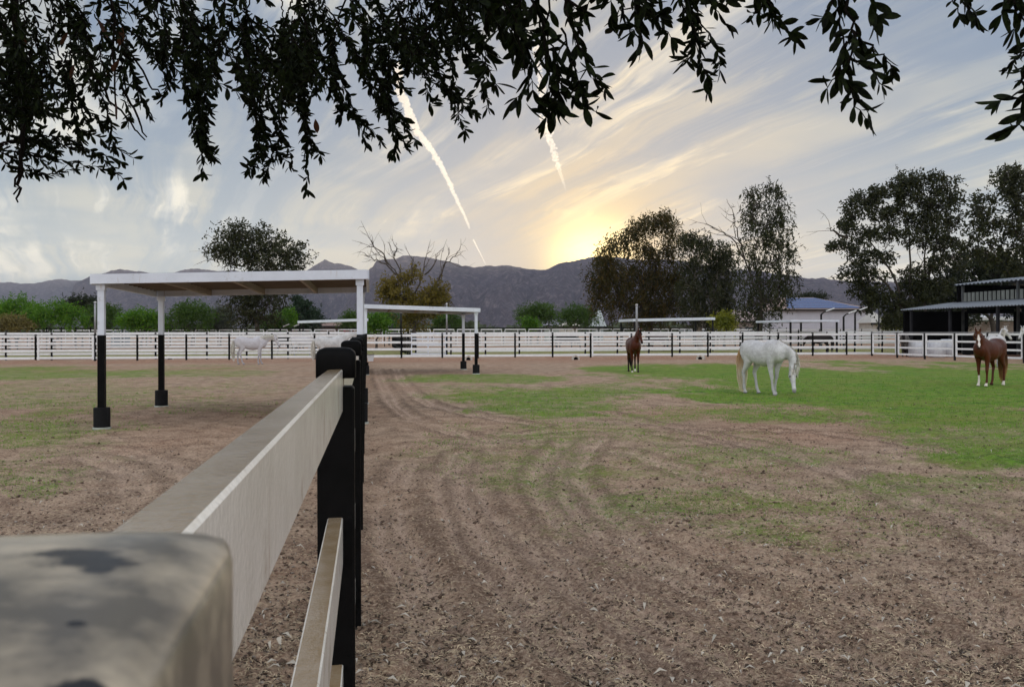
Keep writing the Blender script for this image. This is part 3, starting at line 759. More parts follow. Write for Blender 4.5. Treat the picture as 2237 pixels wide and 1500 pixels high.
# ------------------------------------------------------------------ half-buried pipe ends, bucket, bales
def culvert(label, px, py, rz=0.0):
    d = gd(px, py); x = (px - CX) / F * d; o = empty("drain_pipe", (x, d, gz(x, d) + .02), rz); tag(o, label, "pipe")
    n = 24; V = []
    for (r, y) in ((.23, 0), (.13, 0), (.13, .5), (.23, .5)):
        for q in range(n): an = 2 * math.pi * q / n; V.append((math.cos(an) * r, y, math.sin(an) * r + .02))
    Fq_ = []
    for s_ in range(3):
        for q in range(n): Fq_.append((s_ * n + q, s_ * n + (q + 1) % n, (s_ + 1) * n + (q + 1) % n, (s_ + 1) * n + q))
    for q in range(n): Fq_.append((3 * n + q, 3 * n + (q + 1) % n, (q + 1) % n, q))
    b = MB(); b.v = V; b.f = Fq_; b.build("pipe", mat("pale_concrete", (.52, .49, .45), .8, .15, 6.0, dirt=(.3, .22, .17), dirt_scale=6), o, True)
    b = MB(); b.tube([(0, .12, .02), (0, .13, .02)], .131, 20); b.build("hole_shade_disc", black_m, o)  # black disc standing in for the shade inside the open pipe
culvert("half-buried pale pipe end beside the big shelter's back post", 371, 788, .5)
culvert("half-buried pale pipe end between the smaller shelter's two posts", 1023, 787, 0)
culvert("half-buried pale pipe end alone in bare dirt left of the bay horse", 1258, 786, 0)
culvert("half-buried pale pipe end right of the bay horse", 1529, 785, -.4)
bk = empty("bucket", (-6.62, 42.0, .30)); tag(bk, "white plastic bucket hanging on the near fence at its far end", "bucket")
b = MB(); b.tube([(0, 0, 0), (0, 0, .30)], [.125, .16], 20, cap=False); b.tube([(0, 0, 0), (0, 0, .004)], [.124, .124], 20); b.build("shell", mat("white_plastic", (.72, .73, .78), .4, .04, 3.0), bk, True)
b = MB(); b.tube([(0, 0, .295), (0, 0, .315)], [.168, .168], 20); b.build("rim", black_m, bk)
b = MB(); b.tube([(-.16, 0, .3), (-.1, 0, .42), (0, 0, .46), (.1, 0, .42), (.16, 0, .3)], .006, 6); b.build("handle", dark_m, bk)
bale_m = mat("white_wrap", (.60, .62, .68), .6, .1, 4.0, bump=.4, bscale=14)
for px, d, w_, h_, lb in ((2003, 57.0, .72, 1.05, "pale wrapped bale behind the panel fence, nearest the dark grey horse"), (2046, 56.2, .74, 1.10, "pale wrapped bale in the middle behind the panel fence"),
                          (2071, 57.2, .62, 1.12, "pale wrapped bale nearest the chestnut horse's head")):
    x = (px - CX) / F * d; b = MB(); b.box((0, 0, h_ / 2), (w_, .9, h_), .2, bev=.07)
    o = b.build("wrapped_bale", bale_m, None, True); o.location = (x, d, gz(x, d)); tag(o, lb, "bale", "pale wrapped bales behind the white panels")

# ------------------------------------------------------------------ barn with raised centre roof
tin = mat("barn_tin", (.20, .22, .26), .55, .12, 1.5, col2=(.15, .17, .20), metal=.2)
tin2 = mat("clerestory_tin", (.17, .185, .18), .55, .15, 1.0, metal=.2)
bdark = mat("barn_boards", (.007, .007, .008), .9, .3, 1.0, spec=.05)
A0 = Vector((28.7, 66.0, 0)); L = Vector((.153, -.988, 0)).normalized(); IN = Vector((.988, .153, 0)).normalized()
def bp(t_, w_, z): return A0 + L * t_ + IN * w_ + Vector((0, 0, z))
barn = empty("barn", (0, 0, 0)); tag(barn, "dark open barn with two tiers of corrugated metal roof", "barn")
def corr(name, t0, t1, w0, z0, w1, z1, per, amp, m, parent, thick=.03):
    n = int((t1 - t0) / per * 6); ts = np.linspace(t0, t1, n + 1); V = []
    for w_, z in ((w0, z0), (w1, z1)):
        for t_ in ts: p = bp(t_, w_, z + amp * math.sin(t_ / per * 2 * math.pi)); V.append(tuple(p))
    nv = n + 1; V += [(x, y, z - thick) for x, y, z in V]
    Fc = [(i, i + 1, nv + i + 1, nv + i) for i in range(n)] + [(2 * nv + i, 3 * nv + i, 3 * nv + i + 1, 2 * nv + i + 1) for i in range(n)]
    Fc += [(i, 2 * nv + i, 2 * nv + i + 1, i + 1) for i in range(n)]
    b = MB(); b.v = V; b.f = Fc; return b.build(name, m, parent)
corr("lower_roof", -.2, 30, 0, 3.22, 4.0, 3.74, .30, .035, tin, barn)
corr("lower_roof", -.2, 30, 14, 3.22, 10, 3.74, .30, .035, tin, barn)
corr("upper_roof", .8, 30, 3.6, 5.02, 7.0, 5.42, .42, .05, tin, barn)
corr("upper_roof", .8, 30, 10.4, 5.02, 7.02, 5.42, .42, .05, tin, barn)
V = []; n = 30 * 12; per = .44                                  # ribbed clerestory band
b = MB()
tt = 1.4
while tt < 29:
    p0, p1, p2, p3 = bp(tt, 4.0, 3.78), bp(tt + .30, 4.0, 3.78), bp(tt + .30, 4.0, 4.42), bp(tt, 4.0, 4.42)
    m_ = bp(tt + .15, 3.86, 3.78); b.quad(p0, m_, m_ + Vector((0, 0, .64)), p3); b.quad(m_, p1, p2, m_ + Vector((0, 0, .64))); tt += .44
b.build("clerestory_band", tin2, barn)
b = MB(); b.quad(bp(1.3, 4.1, 3.7), bp(29, 4.1, 3.7), bp(29, 4.1, 4.40), bp(1.3, 4.1, 4.40)); b.build("clerestory_backing", bdark, barn)
for t_ in (.75, 5.2, 9.9, 14.6, 19.3, 24):
    for w_ in (.25,):
        b = MB(); p = bp(t_, w_, 0); b.box((p.x, p.y, 1.6), (.16, .16, 3.2), .15); b.build("post", mat("barn_post", (.03, .03, .036), .7, .2, 2.0, spec=.1), barn)
for t_ in (1.35, 7.0, 12.6, 18.3, 24):
    b = MB(); p = bp(t_, 3.95, 0); b.box((p.x, p.y, 2.5), (.15, .15, 5.0), .15); b.build("post", mat("barn_post_light", (.10, .105, .11), .7, .2, 2.0, spec=.1), barn)
b = MB()
def slab(b, t0, w0, t1, w1, z0, z1, th=.08):
    p, q = bp(t0, w0, (z0 + z1) / 2), bp(t1, w1, (z0 + z1) / 2); b.beam(p, q, th, z1 - z0)
slab(b, 0, .1, 0, 5.3, .0, 3.1); slab(b, 0, 5.3, 0, 9.1, 2.95, 3.3); slab(b, 0, 9.1, 0, 14, 0, 3.1); slab(b, .9, 3.8, .9, 10.2, 3.3, 5.0); slab(b, 0, 14, 30, 14, 0, 3.1); slab(b, 30, 0, 30, 14, 0, 5)
slab(b, .2, 9.6, 30, 9.6, .8, 3.4)
b.build("wall", bdark, barn)
b = MB()
for t_ in (6, 12, 18):
    slab(b, t_, .6, t_, 5.0, 0.0, 1.4, .06)
slab(b, .3, 5.1, 30, 5.1, 1.1, 1.2); slab(b, .3, 5.1, 30, 5.1, .6, .7)
b.build("stall_partition", dark_m, barn)
# pale round-roofed pen seen through the barn
q = empty("pen_cover"); tag(q, "pale curved cover over tan pens, seen through the barn opening", "pen cover")
b = MB(); arc = [(at(2100 + 26 * i, 104, 0).x, 104, 2.85 + .42 * math.sin(math.pi * (i + .3) / 6.6)) for i in range(7)]
for i in range(6):
    p, r_ = Vector(arc[i]), Vector(arc[i + 1]); b.quad(p, r_, r_ + Vector((-.6, 4, .35)), p + Vector((-.6, 4, .35))); b.quad(p - Vector((0, 0, .3)), r_ - Vector((0, 0, .3)), r_, p)
b.build("cover", white_m, q)
b = MB(); p, r_ = at(2106, 106, 0), at(2262, 106, 0); b.beam((p.x, 106, 1.7), (r_.x, 106, 1.7), .1, 2.2); b.build("wall", mat("tan_pen", (.34, .29, .25), .8, .15, 1.0), q)
b = MB()
for kx in range(5):
    for jx in range(6):
        c_ = at(2118 + 30 * kx + 3 * jx, 105.6, 1.1 + .28 * jx); b.beam(c_, c_ + Vector((.75, 0, .10)), .03, .05)
b.build("rail", white_m, q)

# ------------------------------------------------------------------ houses
def house(label, pxa, pxb, d, z_eave, z_ridge, depth, wallm, roofm, hip=True, ov=.5, ridge=(.3, .6), windows=(), gable_side=False):
    a_, c_ = at(pxa, d, 0), at(pxb, d, 0); x0, x1 = a_.x, c_.x; h = empty("house", ((x0 + x1) / 2, d, 0)); tag(h, label, "house")
    W = (x1 - x0) / 2; b = MB(); b.box((0, depth / 2, z_eave / 2), (2 * W, depth, z_eave)); b.build("wall", wallm, h)
    e = W + ov; y0, y1 = -ov, depth + ov; b = MB()
    if gable_side:   # ridge runs across the picture, gables at the ends
        r0, r1 = Vector((-e, depth / 2, z_ridge)), Vector((e, depth / 2, z_ridge))
    else: r0, r1 = Vector((-e + 2 * e * ridge[0] * (1 if hip else 0), depth / 2, z_ridge)), Vector((-e + 2 * e * ridge[1] if hip else e, depth / 2, z_ridge))
    z = z_eave; P = [Vector((-e, y0, z)), Vector((e, y0, z)), Vector((e, y1, z)), Vector((-e, y1, z))]
    b.quad(P[0], P[1], r1, r0); b.quad(P[2], P[3], r0, r1); i = len(b.v); b.v += [tuple(P[1]), tuple(P[2]), tuple(r1), tuple(P[3]), tuple(P[0]), tuple(r0)]; b.f += [(i, i + 1, i + 2), (i + 3, i + 4, i + 5)]
    b.quad(P[3], P[2], P[1], P[0])
    b.build("roof", roofm, h)
    b = MB(); b.beam((-e, y0, z - .1), (e, y0, z - .1), .1, .22); b.build("eave_board", dark_m, h)
    for (wx, wz, ww, wh) in windows:
        b = MB(); b.box((wx, -.03, wz), (ww, .08, wh)); b.build("window", mat("window_glass", (.05, .06, .08), .15, .1, 1.0), h)
    return h, r0, r1, P
stucco = mat("grey_stucco", (.50, .50, .57), .8, .05, 1.0); tanr = mat("tan_roof", (.36, .27, .24), .8, .1, .6)
h1, r0, r1, P = house("pale stucco house with a hipped roof covered in blue solar panels", 1698, 1903, 130, 4.85, 6.8, 11, stucco, tanr, ridge=(.19, .52))
solar = mat("solar_glass", (.055, .085, .22), .18, .15, .3, col2=(.075, .11, .27), spec=.8)
b = MB(); up = Vector((0, -.06, .08))
for row in range(4):
    f0, f1 = .06 + .22 * row, .06 + .22 * row + .205
    a0_, a1_ = P[0].lerp(r0, f0), P[0].lerp(r0, f1); b0_, b1_ = P[1].lerp(r1, f0), P[1].lerp(r1, f1)
    ncol = 12
    for c_ in range(ncol):
        e0, e1 = .12 + .80 * c_ / ncol, .12 + .80 * (c_ + .96) / ncol
        b.quad(a0_.lerp(b0_, e0) + up, a0_.lerp(b0_, e1) + up, a1_.lerp(b1_, e1) + up, a1_.lerp(b1_, e0) + up)
b.build("solar_panels", solar, h1)
b = MB(); b.box((-6.2, 5, 7.0), (.5, .5, .9)); b.build("chimney", stucco, h1)
house("low house with a broad tan roof between the two tall dark trees", 1545, 1668, 150, 3.4, 5.4, 12, mat("brown_wall", (.26, .22, .20), .8, .1, 1.0), mat("mauve_roof", (.33, .26, .25), .8, .08, .5), ridge=(.25, .8), windows=((-2, 1.8, 1.6, 1.2), (2.5, 1.8, 1.8, 1.2)))
house("small house with a grey gable roof among the round green trees", 1192, 1240, 170, 2.9, 4.1, 7, mat("green_grey_wall", (.30, .34, .32), .8, .1, 1.0), mat("grey_shingle", (.26, .26, .30), .8, .08, .5), hip=False, gable_side=True)
house("pale low canopy roof beside the small grey gabled house", 1226, 1262, 150, 2.7, 3.5, 6, mat("cream_wall", (.5, .47, .42), .8, .1, 1.0), mat("cream_roof", (.62, .58, .50), .7, .08, .5), ridge=(.45, .6))
house("little blue grey shed roof tucked beside the wide drooping tree", 1298, 1318, 150, 2.6, 5.4, 4, mat("slate_wall", (.32, .37, .38), .8, .1, 1.0), mat("slate_roof", (.38, .42, .43), .7, .08, .5), ridge=(.4, .7))
house("little white gabled shed left of the dark barn", 1908, 1936, 120, 2.8, 4.4, 5, mat("cream_shed", (.5, .48, .44), .8, .1, 1.0), mat("cream_shed_roof", (.52, .50, .47), .7, .08, .5), ridge=(.5, .52))
house("low brown roofed house under the dark pine tree", 607, 655, 150, 2.7, 3.4, 7, mat("brown_wall2", (.20, .15, .13), .8, .1, 1.0), mat("brown_roof", (.25, .17, .15), .8, .1, .6), ridge=(.1, .9))
house("wide brown roofed house behind the thin shade roof", 700, 768, 150, 2.8, 3.7, 8, mat("brown_wall2", (.20, .15, .13), .8, .1, 1.0), mat("brown_roof", (.25, .17, .15), .8, .1, .6), ridge=(.1, .9))
house("small slate blue shed glimpsed between the green shrub trees", 242, 256, 118, 3.0, 3.9, 4, mat("slate_blue", (.16, .21, .25), .7, .1, 1.0), mat("slate_blue_roof", (.14, .17, .19), .7, .1, 1.0), ridge=(.3, .7))
# horse trailer
tr = empty("horse_trailer", at(770, 118, 0)); tag(tr, "white and dark red horse trailer parked beyond the far ring fence", "trailer")
b = MB(); b.box((0, 0, 1.75), (3.3, 2.0, 1.0), bev=.12); b.build("body", mat("trailer_white", (.6, .55, .55), .4, .05, 1.0), tr)
b = MB(); b.box((0, -1.02, 1.75), (3.0, .05, .55)); b.build("red_stripe", mat("dark_red", (.22, .02, .03), .4, .05, 1.0), tr)
b = MB(); b.box((0, 0, 1.1), (3.2, 1.9, .35)); b.build("skirt", dark_m, tr)
for x in (-.6, .4):
    b = MB(); b.tube([(x, -1.0, .4), (x, -.78, .4)], .4, 16); b.build("wheel", black_m, tr)
# ------------------------------------------------------------------ trees
def leaf_quads(P, L, Wd, droop, r):
    """a rhombus leaf at each point; droop 0 random .. 1 hanging"""
    n = len(P); a_ = r.normal(0, .75, (n, 3)) + droop; a_ /= np.linalg.norm(a_, axis=1)[:, None]
    b_ = np.cross(a_, r.normal(0, 1, (n, 3))); b_ /= np.linalg.norm(b_, axis=1)[:, None] + 1e-9
    l = L * r.uniform(.6, 1.3, (n, 1)); w_ = Wd * r.uniform(.7, 1.3, (n, 1))
    Q = np.stack([P - a_ * l * .5, P + b_ * w_ * .5, P + a_ * l * .5, P - b_ * w_ * .5], 1).reshape(-1, 3)
    return Q
def limb(b, p, q, r0, r1, rr, sag=.0, n=5, wob=.06):
    p, q = Vector(p), Vector(q); L_ = (q - p).length; pts = []
    o1 = Vector(rr.normal(0, wob, 3)) * L_
    for i in range(n + 1):
        t_ = i / n; c = p.lerp(q, t_) + o1 * math.sin(math.pi * t_) + Vector((0, 0, 1)) * sag * L_ * math.sin(math.pi * t_)
        pts.append(c)
    b.tube(pts, [r0 + (r1 - r0) * i / n for i in range(n + 1)], 6, cap=False); return pts
def tree(name, label, cat, base, d, blobs, lm, bm, seed, leafL=.34, leafW=.11, per=34, dens=1.35, droop=.0, trunk_r=.28, fork=None, cs=.55, twig=1, bare=(), vz=1.0, shell=.5, leaning=None, group=None, clz=1.0, curtain=0.0, bare_r=.085):
    """blobs: (px, py, rx, ry, n_clumps[, depth offset]) in photo pixels, all at distance d"""
    r = np.random.default_rng(seed); o = empty(name); tag(o, label, cat, group)
    s = F / d; bx = (base - CX) / F * d; B0 = Vector((bx, d, -.1))
    o.location = (bx, d, 0)
    OFF = np.array([bx, d, 0.0]); tb = MB(); lv = []; ld = []
    blobs_w = []
    for bl in blobs:
        c = np.array(at(bl[0], d + (bl[5] if len(bl) > 5 else 0), None, bl[1])); blobs_w.append((c, bl[2] / s, bl[3] / s, bl[4]))
    fz = fork if fork is not None else 2.2
    forkp = Vector((bx + (leaning or 0), d, fz)) - Vector(OFF)
    limb(tb, B0 - Vector(OFF), forkp, trunk_r, trunk_r * .75, r, n=5, wob=.03)
    limbs = MB(); prev = []
    order = sorted(blobs_w, key=lambda q: np.linalg.norm(q[0] - OFF - np.array(forkp)))
    for (c, rx, rz_, nc) in order:
        cl = Vector(c - OFF)
        # come off the fork, or off an earlier limb that leads the same way
        best = forkp; bs = (cl - forkp).length * 1.12; br = trunk_r * .55
        for pts, ra in prev:
            for kk in (2, 3, 4):
                dd = (cl - pts[kk]).length + (pts[kk] - forkp).length * .22
                if dd < bs: best, bs, br = pts[kk], dd, ra * .65
        tgt = cl + Vector((0, 0, -rz_ * .25)); pts = limb(limbs, best, tgt, br, max(.025, br * .35), r, sag=.08, wob=.07); prev.append((pts, br))
        q = r.normal(0, 1, (nc, 3)); q /= np.linalg.norm(q, axis=1)[:, None]
        q *= (r.random((nc, 1)) ** (1 - shell)) ** .7 * np.array([rx, rx * .9, rz_])
        C0 = np.array(cl) + q
        for j in range(0, nc, twig):
            e = Vector(C0[j]); kk = r.integers(2, 6); st = pts[min(kk, 5)]
            if (e - st).length > .2: limb(limbs, st, e, max(.018, br * .22), .012, r, sag=.05, n=4, wob=.09)
        # each clump is a handful of leafy twigs, hanging more or less
        K = max(3, int(per * dens / 6)); nl_ = 6; st_ = C0[:, None, :] + r.normal(0, cs * .72, (nc, K, 3))
        outw = q[:, None, :] / max(rx, .3) * .8; dv = r.normal(0, .7, (nc, K, 3)) + outw; dv[..., 2] -= droop * 2.6; dv /= np.linalg.norm(dv, axis=-1, keepdims=True)
        ln = cs * r.uniform(.7, 2.0, (nc, K, 1)) * (1 + curtain * 1.4); tt = (np.arange(nl_) + .5) / nl_
        pp = st_[:, :, None, :] + dv[:, :, None, :] * (ln[..., None] * tt[None, None, :, None]) + r.normal(0, leafW * .7, (nc, K, nl_, 3))
        lv.append(pp.reshape(-1, 3)); ld.append(np.broadcast_to(dv[:, :, None, :], pp.shape).reshape(-1, 3))
    for br_ in bare:      # bare branches: polyline in photo pixels
        pts = [Vector(at(p[0], d, None, p[1])) - Vector(OFF) for p in br_]; n_ = len(pts)
        fine_ = []
        for i in range(n_ - 1):
            for kx in range(4): fine_.append(pts[i].lerp(pts[i + 1], kx / 4) + Vector(r.normal(0, .06, 3)))
        fine_.append(pts[-1]); limbs.tube(fine_, list(np.linspace(bare_r, .014, len(fine_))), 5, cap=False)
        for kx in range(4, len(fine_) - 1, 2):
            dr = (fine_[kx + 1] - fine_[kx - 1]).normalized(); sd = Vector(r.normal(0, .8, 3)); e = fine_[kx] + (dr + sd * .8) * r.uniform(.5, 1.5)
            p3 = limb(limbs, fine_[kx], e, .03, .010, r, n=3, wob=.1)
            for _ in range(2): limb(limbs, p3[2], p3[2] + (dr + Vector(r.normal(0, .8, 3))) * r.uniform(.3, .8), .014, .006, r, n=2, wob=.1)
    tr_ = tb.build("trunk", bm, o, True); lb = limbs.build("limb", bm, o, True)
    if lv:
        P = np.concatenate(lv); Q = leaf_quads(P, leafL, leafW, np.concatenate(ld), r)
        mesh_np("crown", Q, np.arange(len(Q)).reshape(-1, 4), lm, o)
    return o
bark = mat("bark_brown", (.075, .06, .05), .95, .3, 3.0); barkp = mat("pale_bark", (.30, .26, .22), .9, .3, 2.0, col2=(.12, .10, .09))
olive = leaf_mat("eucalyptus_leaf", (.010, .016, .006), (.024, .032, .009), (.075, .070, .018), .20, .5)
warm = leaf_mat("glow_tinted_leaf", (.013, .020, .005), (.040, .044, .009), (.19, .10, .02), .42, .4)  # orange third tone puts the golden backlight into the leaf colour
yellow = leaf_mat("yellowing_leaf", (.070, .070, .010), (.15, .115, .016), (.24, .17, .03), .3, .5)
bright = leaf_mat("mesquite_leaf", (.026, .095, .004), (.070, .19, .009), (.21, .34, .025), .3, .45)
midg = leaf_mat("shrub_leaf", (.022, .060, .009), (.050, .11, .014), (.13, .20, .03), .25, .5)
pineg = leaf_mat("pine_needle", (.010, .026, .014), (.020, .042, .018), None, .1, .6)
dkg = leaf_mat("dark_tree_leaf", (.010, .018, .010), (.022, .032, .012), (.045, .050, .018), .15, .5)
greyg = leaf_mat("grey_shrub_leaf", (.06, .075, .06), (.10, .115, .09), None, .2, .5)

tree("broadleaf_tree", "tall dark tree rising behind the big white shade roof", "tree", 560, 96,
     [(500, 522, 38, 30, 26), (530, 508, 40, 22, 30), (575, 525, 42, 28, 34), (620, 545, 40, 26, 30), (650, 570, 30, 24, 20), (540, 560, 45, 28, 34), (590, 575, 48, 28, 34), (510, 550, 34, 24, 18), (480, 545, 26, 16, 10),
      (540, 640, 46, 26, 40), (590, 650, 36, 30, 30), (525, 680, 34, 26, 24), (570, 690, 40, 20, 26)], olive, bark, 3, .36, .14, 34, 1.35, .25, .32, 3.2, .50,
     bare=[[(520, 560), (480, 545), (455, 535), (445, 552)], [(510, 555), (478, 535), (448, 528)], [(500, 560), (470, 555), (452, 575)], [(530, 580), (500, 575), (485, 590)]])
tree("dying_tree", "half-bare yellowing tree with leafless upper branches", "tree", 905, 84,
     [(855, 625, 26, 18, 26), (870, 650, 36, 20, 42), (845, 645, 18, 16, 14), (910, 655, 36, 26, 36), (945, 650, 34, 22, 38), (962, 628, 20, 18, 20), (905, 595, 14, 14, 10), (900, 680, 32, 20, 26), (940, 675, 24, 14, 20), (965, 658, 18, 16, 14), (905, 700, 30, 16, 22), (880, 612, 18, 14, 12)],
     yellow, bark, 5, .30, .12, 30, 1.3, .35, .30, 1.8, .40,
     bare=[[(900, 670), (880, 620), (862, 590), (838, 565), (820, 545), (812, 512)], [(865, 600), (835, 572), (815, 565), (795, 558)], [(850, 580), (835, 550), (818, 540), (800, 540)], [(885, 620), (870, 580), (858, 550), (850, 528)],
           [(905, 640), (925, 600), (930, 570), (937, 545)], [(935, 650), (958, 610), (975, 570), (982, 540)], [(958, 615), (972, 580), (990, 560), (1002, 548)], [(940, 660), (965, 640), (980, 655), (978, 690)], [(900, 620), (900, 580), (905, 560)],
           [(930, 600), (950, 575), (962, 548)], [(860, 560), (868, 545), (865, 530)], [(945, 640), (975, 650), (995, 672)]])
tree("weeping_tree", "wide drooping dark tree with golden backlight coloured into its leaves, left of a pair", "tree", 1420, 102,
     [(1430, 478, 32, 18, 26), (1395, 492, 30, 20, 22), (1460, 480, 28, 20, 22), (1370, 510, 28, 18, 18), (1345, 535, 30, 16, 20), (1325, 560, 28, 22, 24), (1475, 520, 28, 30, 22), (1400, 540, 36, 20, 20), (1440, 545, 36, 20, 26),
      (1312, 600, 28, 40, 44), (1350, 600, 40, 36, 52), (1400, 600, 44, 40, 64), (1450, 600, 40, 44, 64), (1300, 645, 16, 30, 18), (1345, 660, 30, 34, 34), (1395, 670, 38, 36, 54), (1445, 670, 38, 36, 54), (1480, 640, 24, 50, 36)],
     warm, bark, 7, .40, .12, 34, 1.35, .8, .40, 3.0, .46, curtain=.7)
tree("weeping_tree", "drooping dark tree with a bright olive right flank, right of a pair", "tree", 1530, 98,
     [(1505, 520, 24, 20, 18), (1530, 530, 30, 24, 26), (1560, 545, 30, 24, 26), (1585, 560, 20, 30, 20), (1520, 575, 34, 30, 38), (1570, 590, 32, 30, 36), (1595, 600, 14, 36, 16), (1510, 625, 34, 36, 44), (1555, 640, 36, 36, 50),
      (1520, 680, 34, 30, 40), (1565, 685, 30, 26, 34), (1590, 660, 20, 30, 20)], olive, barkp, 8, .40, .12, 34, 1.35, .8, .34, 3.0, .44, curtain=.6)
T4 = tree("eucalyptus_tree", "tall slender feathery eucalyptus standing by itself", "tree", 1662, 82,
     [(1640, 415, 16, 12, 10), (1678, 408, 22, 14, 16), (1700, 420, 16, 16, 10), (1655, 440, 26, 18, 22), (1700, 455, 26, 20, 20), (1640, 475, 24, 20, 20), (1680, 485, 32, 22, 28), (1715, 490, 18, 26, 16), (1655, 520, 32, 24, 28), (1700, 530, 32, 24, 26),
      (1725, 545, 16, 26, 12), (1640, 560, 28, 26, 22), (1685, 570, 38, 24, 34), (1725, 600, 20, 26, 14), (1650, 610, 38, 28, 36), (1700, 620, 36, 28, 32), (1665, 650, 44, 26, 36), (1705, 650, 26, 28, 16), (1630, 655, 18, 30, 12), (1662, 690, 26, 18, 20)],
     olive, bark, 9, .44, .11, 18, 1.2, 1.0, .30, 3.6, .40, curtain=.8,
     bare=[[(1650, 640), (1625, 560), (1610, 500), (1603, 470), (1588, 435)], [(1630, 570), (1600, 520), (1575, 505), (1552, 498)], [(1625, 540), (1607, 520), (1600, 490)]])
tree("eucalyptus_tree", "very wide spreading dark eucalyptus with many open limbs beside the barn", "tree", 1985, 92,
     [(1970, 395, 34, 18, 24), (2010, 392, 34, 18, 24), (2060, 400, 34, 22, 24), (1930, 415, 34, 18, 22), (1890, 430, 34, 18, 20), (1990, 425, 40, 20, 30), (2045, 440, 40, 26, 38), (2090, 430, 16, 24, 10), (1865, 460, 30, 20, 18), (1915, 460, 38, 22, 24),
      (1970, 465, 36, 22, 24), (2030, 480, 38, 24, 34), (2080, 480, 26, 26, 20), (1845, 495, 28, 18, 16), (1890, 505, 36, 20, 22), (1945, 510, 36, 22, 20), (2000, 515, 36, 20, 22), (2060, 525, 38, 24, 34), (1830, 530, 22, 14, 12), (1870, 540, 32, 16, 18),
      (1920, 560, 34, 18, 18), (2095, 560, 26, 26, 18), (2040, 570, 36, 20, 20), (1900, 600, 36, 20, 20), (1885, 630, 26, 22, 22), (1925, 645, 34, 24, 28), (1965, 660, 30, 24, 18), (2010, 620, 30, 22, 26), (1950, 690, 34, 18, 26), (1995, 650, 36, 28, 34), (2030, 640, 34, 30, 34), (1900, 660, 24, 20, 18), (2050, 620, 34, 26, 30), (1985, 600, 30, 20, 18), (1880, 575, 30, 16, 14), (1860, 600, 20, 16, 8)],
     olive, bark, 10, .34, .15, 30, 1.4, .5, .46, 2.6, .36,
     bare=[[(1975, 680), (1940, 620), (1890, 590), (1850, 600), (1825, 612)], [(1985, 690), (1990, 600), (1985, 500), (1975, 420)], [(1990, 690), (2025, 620), (2045, 540), (2050, 470)], [(1980, 680), (1950, 600), (1910, 540), (1880, 490)], [(1850, 520), (1820, 505), (1805, 500)],
           [(2020, 690), (2020, 610), (2022, 540), (2035, 480)], [(1990, 680), (2020, 600), (2080, 560), (2110, 540)]], bare_r=.17)
tree("eucalyptus_tree", "open airy eucalyptus partly cut by the frame above the barn", "tree", 2232, 80,
     [(2205, 375, 28, 18, 18), (2190, 400, 20, 18, 12), (2232, 400, 34, 26, 26), (2205, 430, 26, 20, 14), (2235, 460, 34, 30, 26), (2215, 500, 28, 24, 18), (2240, 540, 30, 30, 24), (2150, 445, 26, 20, 16), (2130, 470, 24, 20, 12), (2165, 480, 24, 22, 14), (2135, 510, 22, 18, 10), (2170, 530, 22, 16, 8), (2260, 420, 30, 40, 20), (2270, 520, 30, 40, 20), (2200, 560, 34, 22, 20), (2160, 560, 30, 20, 16), (2130, 545, 24, 18, 12), (2230, 585, 30, 20, 20)],
     olive, bark, 12, .34, .15, 28, 1.4, .5, .36, 4.5, .34, bare=[[(2228, 640), (2190, 570), (2170, 510), (2150, 460)], [(2232, 640), (2238, 560), (2225, 470), (2205, 390)]])
tree("broadleaf_tree", "dense dark leafy tree directly behind the barn roof", "tree", 2165, 98,
     [(2090, 600, 30, 28, 34), (2130, 580, 36, 26, 44), (2170, 590, 40, 30, 54), (2215, 600, 36, 34, 50), (2070, 640, 36, 30, 50), (2120, 640, 40, 34, 64), (2180, 650, 44, 34, 64), (2245, 640, 36, 40, 54), (2040, 670, 30, 24, 34), (2100, 690, 40, 20, 40), (2020, 640, 22, 24, 18)],
     dkg, bark, 13, .42, .20, 30, 1.0, .2, .35, 3.0, .50)
tree("pine_tree", "dark green pine between the yellowing tree and the tall left tree", "tree", 663, 118,
     [(650, 652, 10, 8, 10), (650, 665, 20, 8, 18), (668, 668, 22, 8, 18), (645, 680, 30, 9, 28), (680, 682, 26, 8, 24), (655, 695, 40, 9, 36), (690, 698, 24, 8, 22), (665, 710, 42, 8, 34)], pineg, bark, 14, .40, .12, 40, 1.0, 0, .25, 2.0, .30)
def bush(label, px, py, rx, ry, d, lm, seed, cat="shrub", n=46, name="shrub_tree", leaf=(.26, .12), cs=.42, per=34):
    """low multi-stemmed round tree: three to five lobes inside one outline"""
    r = np.random.default_rng(seed); bl = [(px, py, rx * .55, ry * .6, n)]
    for k_ in range(5):
        an = math.pi * (k_ + .5) / 5; bl.append((px + math.cos(an) * rx * .55, py - math.sin(an) * ry * .45 + ry * .12, rx * .42 * r.uniform(.85, 1.2), ry * .42 * r.uniform(.8, 1.2), int(n * .55)))
    bl.append((px - rx * .55, py + ry * .5, rx * .4, ry * .4, int(n * .4))); bl.append((px + rx * .55, py + ry * .5, rx * .4, ry * .4, int(n * .4)))
    return tree(name, label, cat, px, d, bl, lm, bark, seed, leaf[0], leaf[1], per, 1.0, .1, .16, .9, cs, twig=3)
bush("big round bright green shrub tree at the left edge", 35, 682, 62, 42, 100, bright, 21)
bush("bright lime shrub tree in front of its darker neighbours", 120, 690, 72, 36, 94, bright, 22)
bush("dark green shrub tree peaking behind the lime one", 180, 668, 48, 26, 112, dkg, 23)
bush("mid green shrub tree behind the tall grey pipe", 222, 690, 44, 34, 104, midg, 24)
bush("mustard tinted low bush at the far left fence", 20, 706, 60, 14, 92, leaf_mat("mustard_leaf", (.10, .09, .03), (.16, .13, .04), None, .2, .5), 25, "bush", 30, "bush")
bush("green shrub tree between the big shelter's left posts", 310, 698, 56, 24, 100, bright, 26)
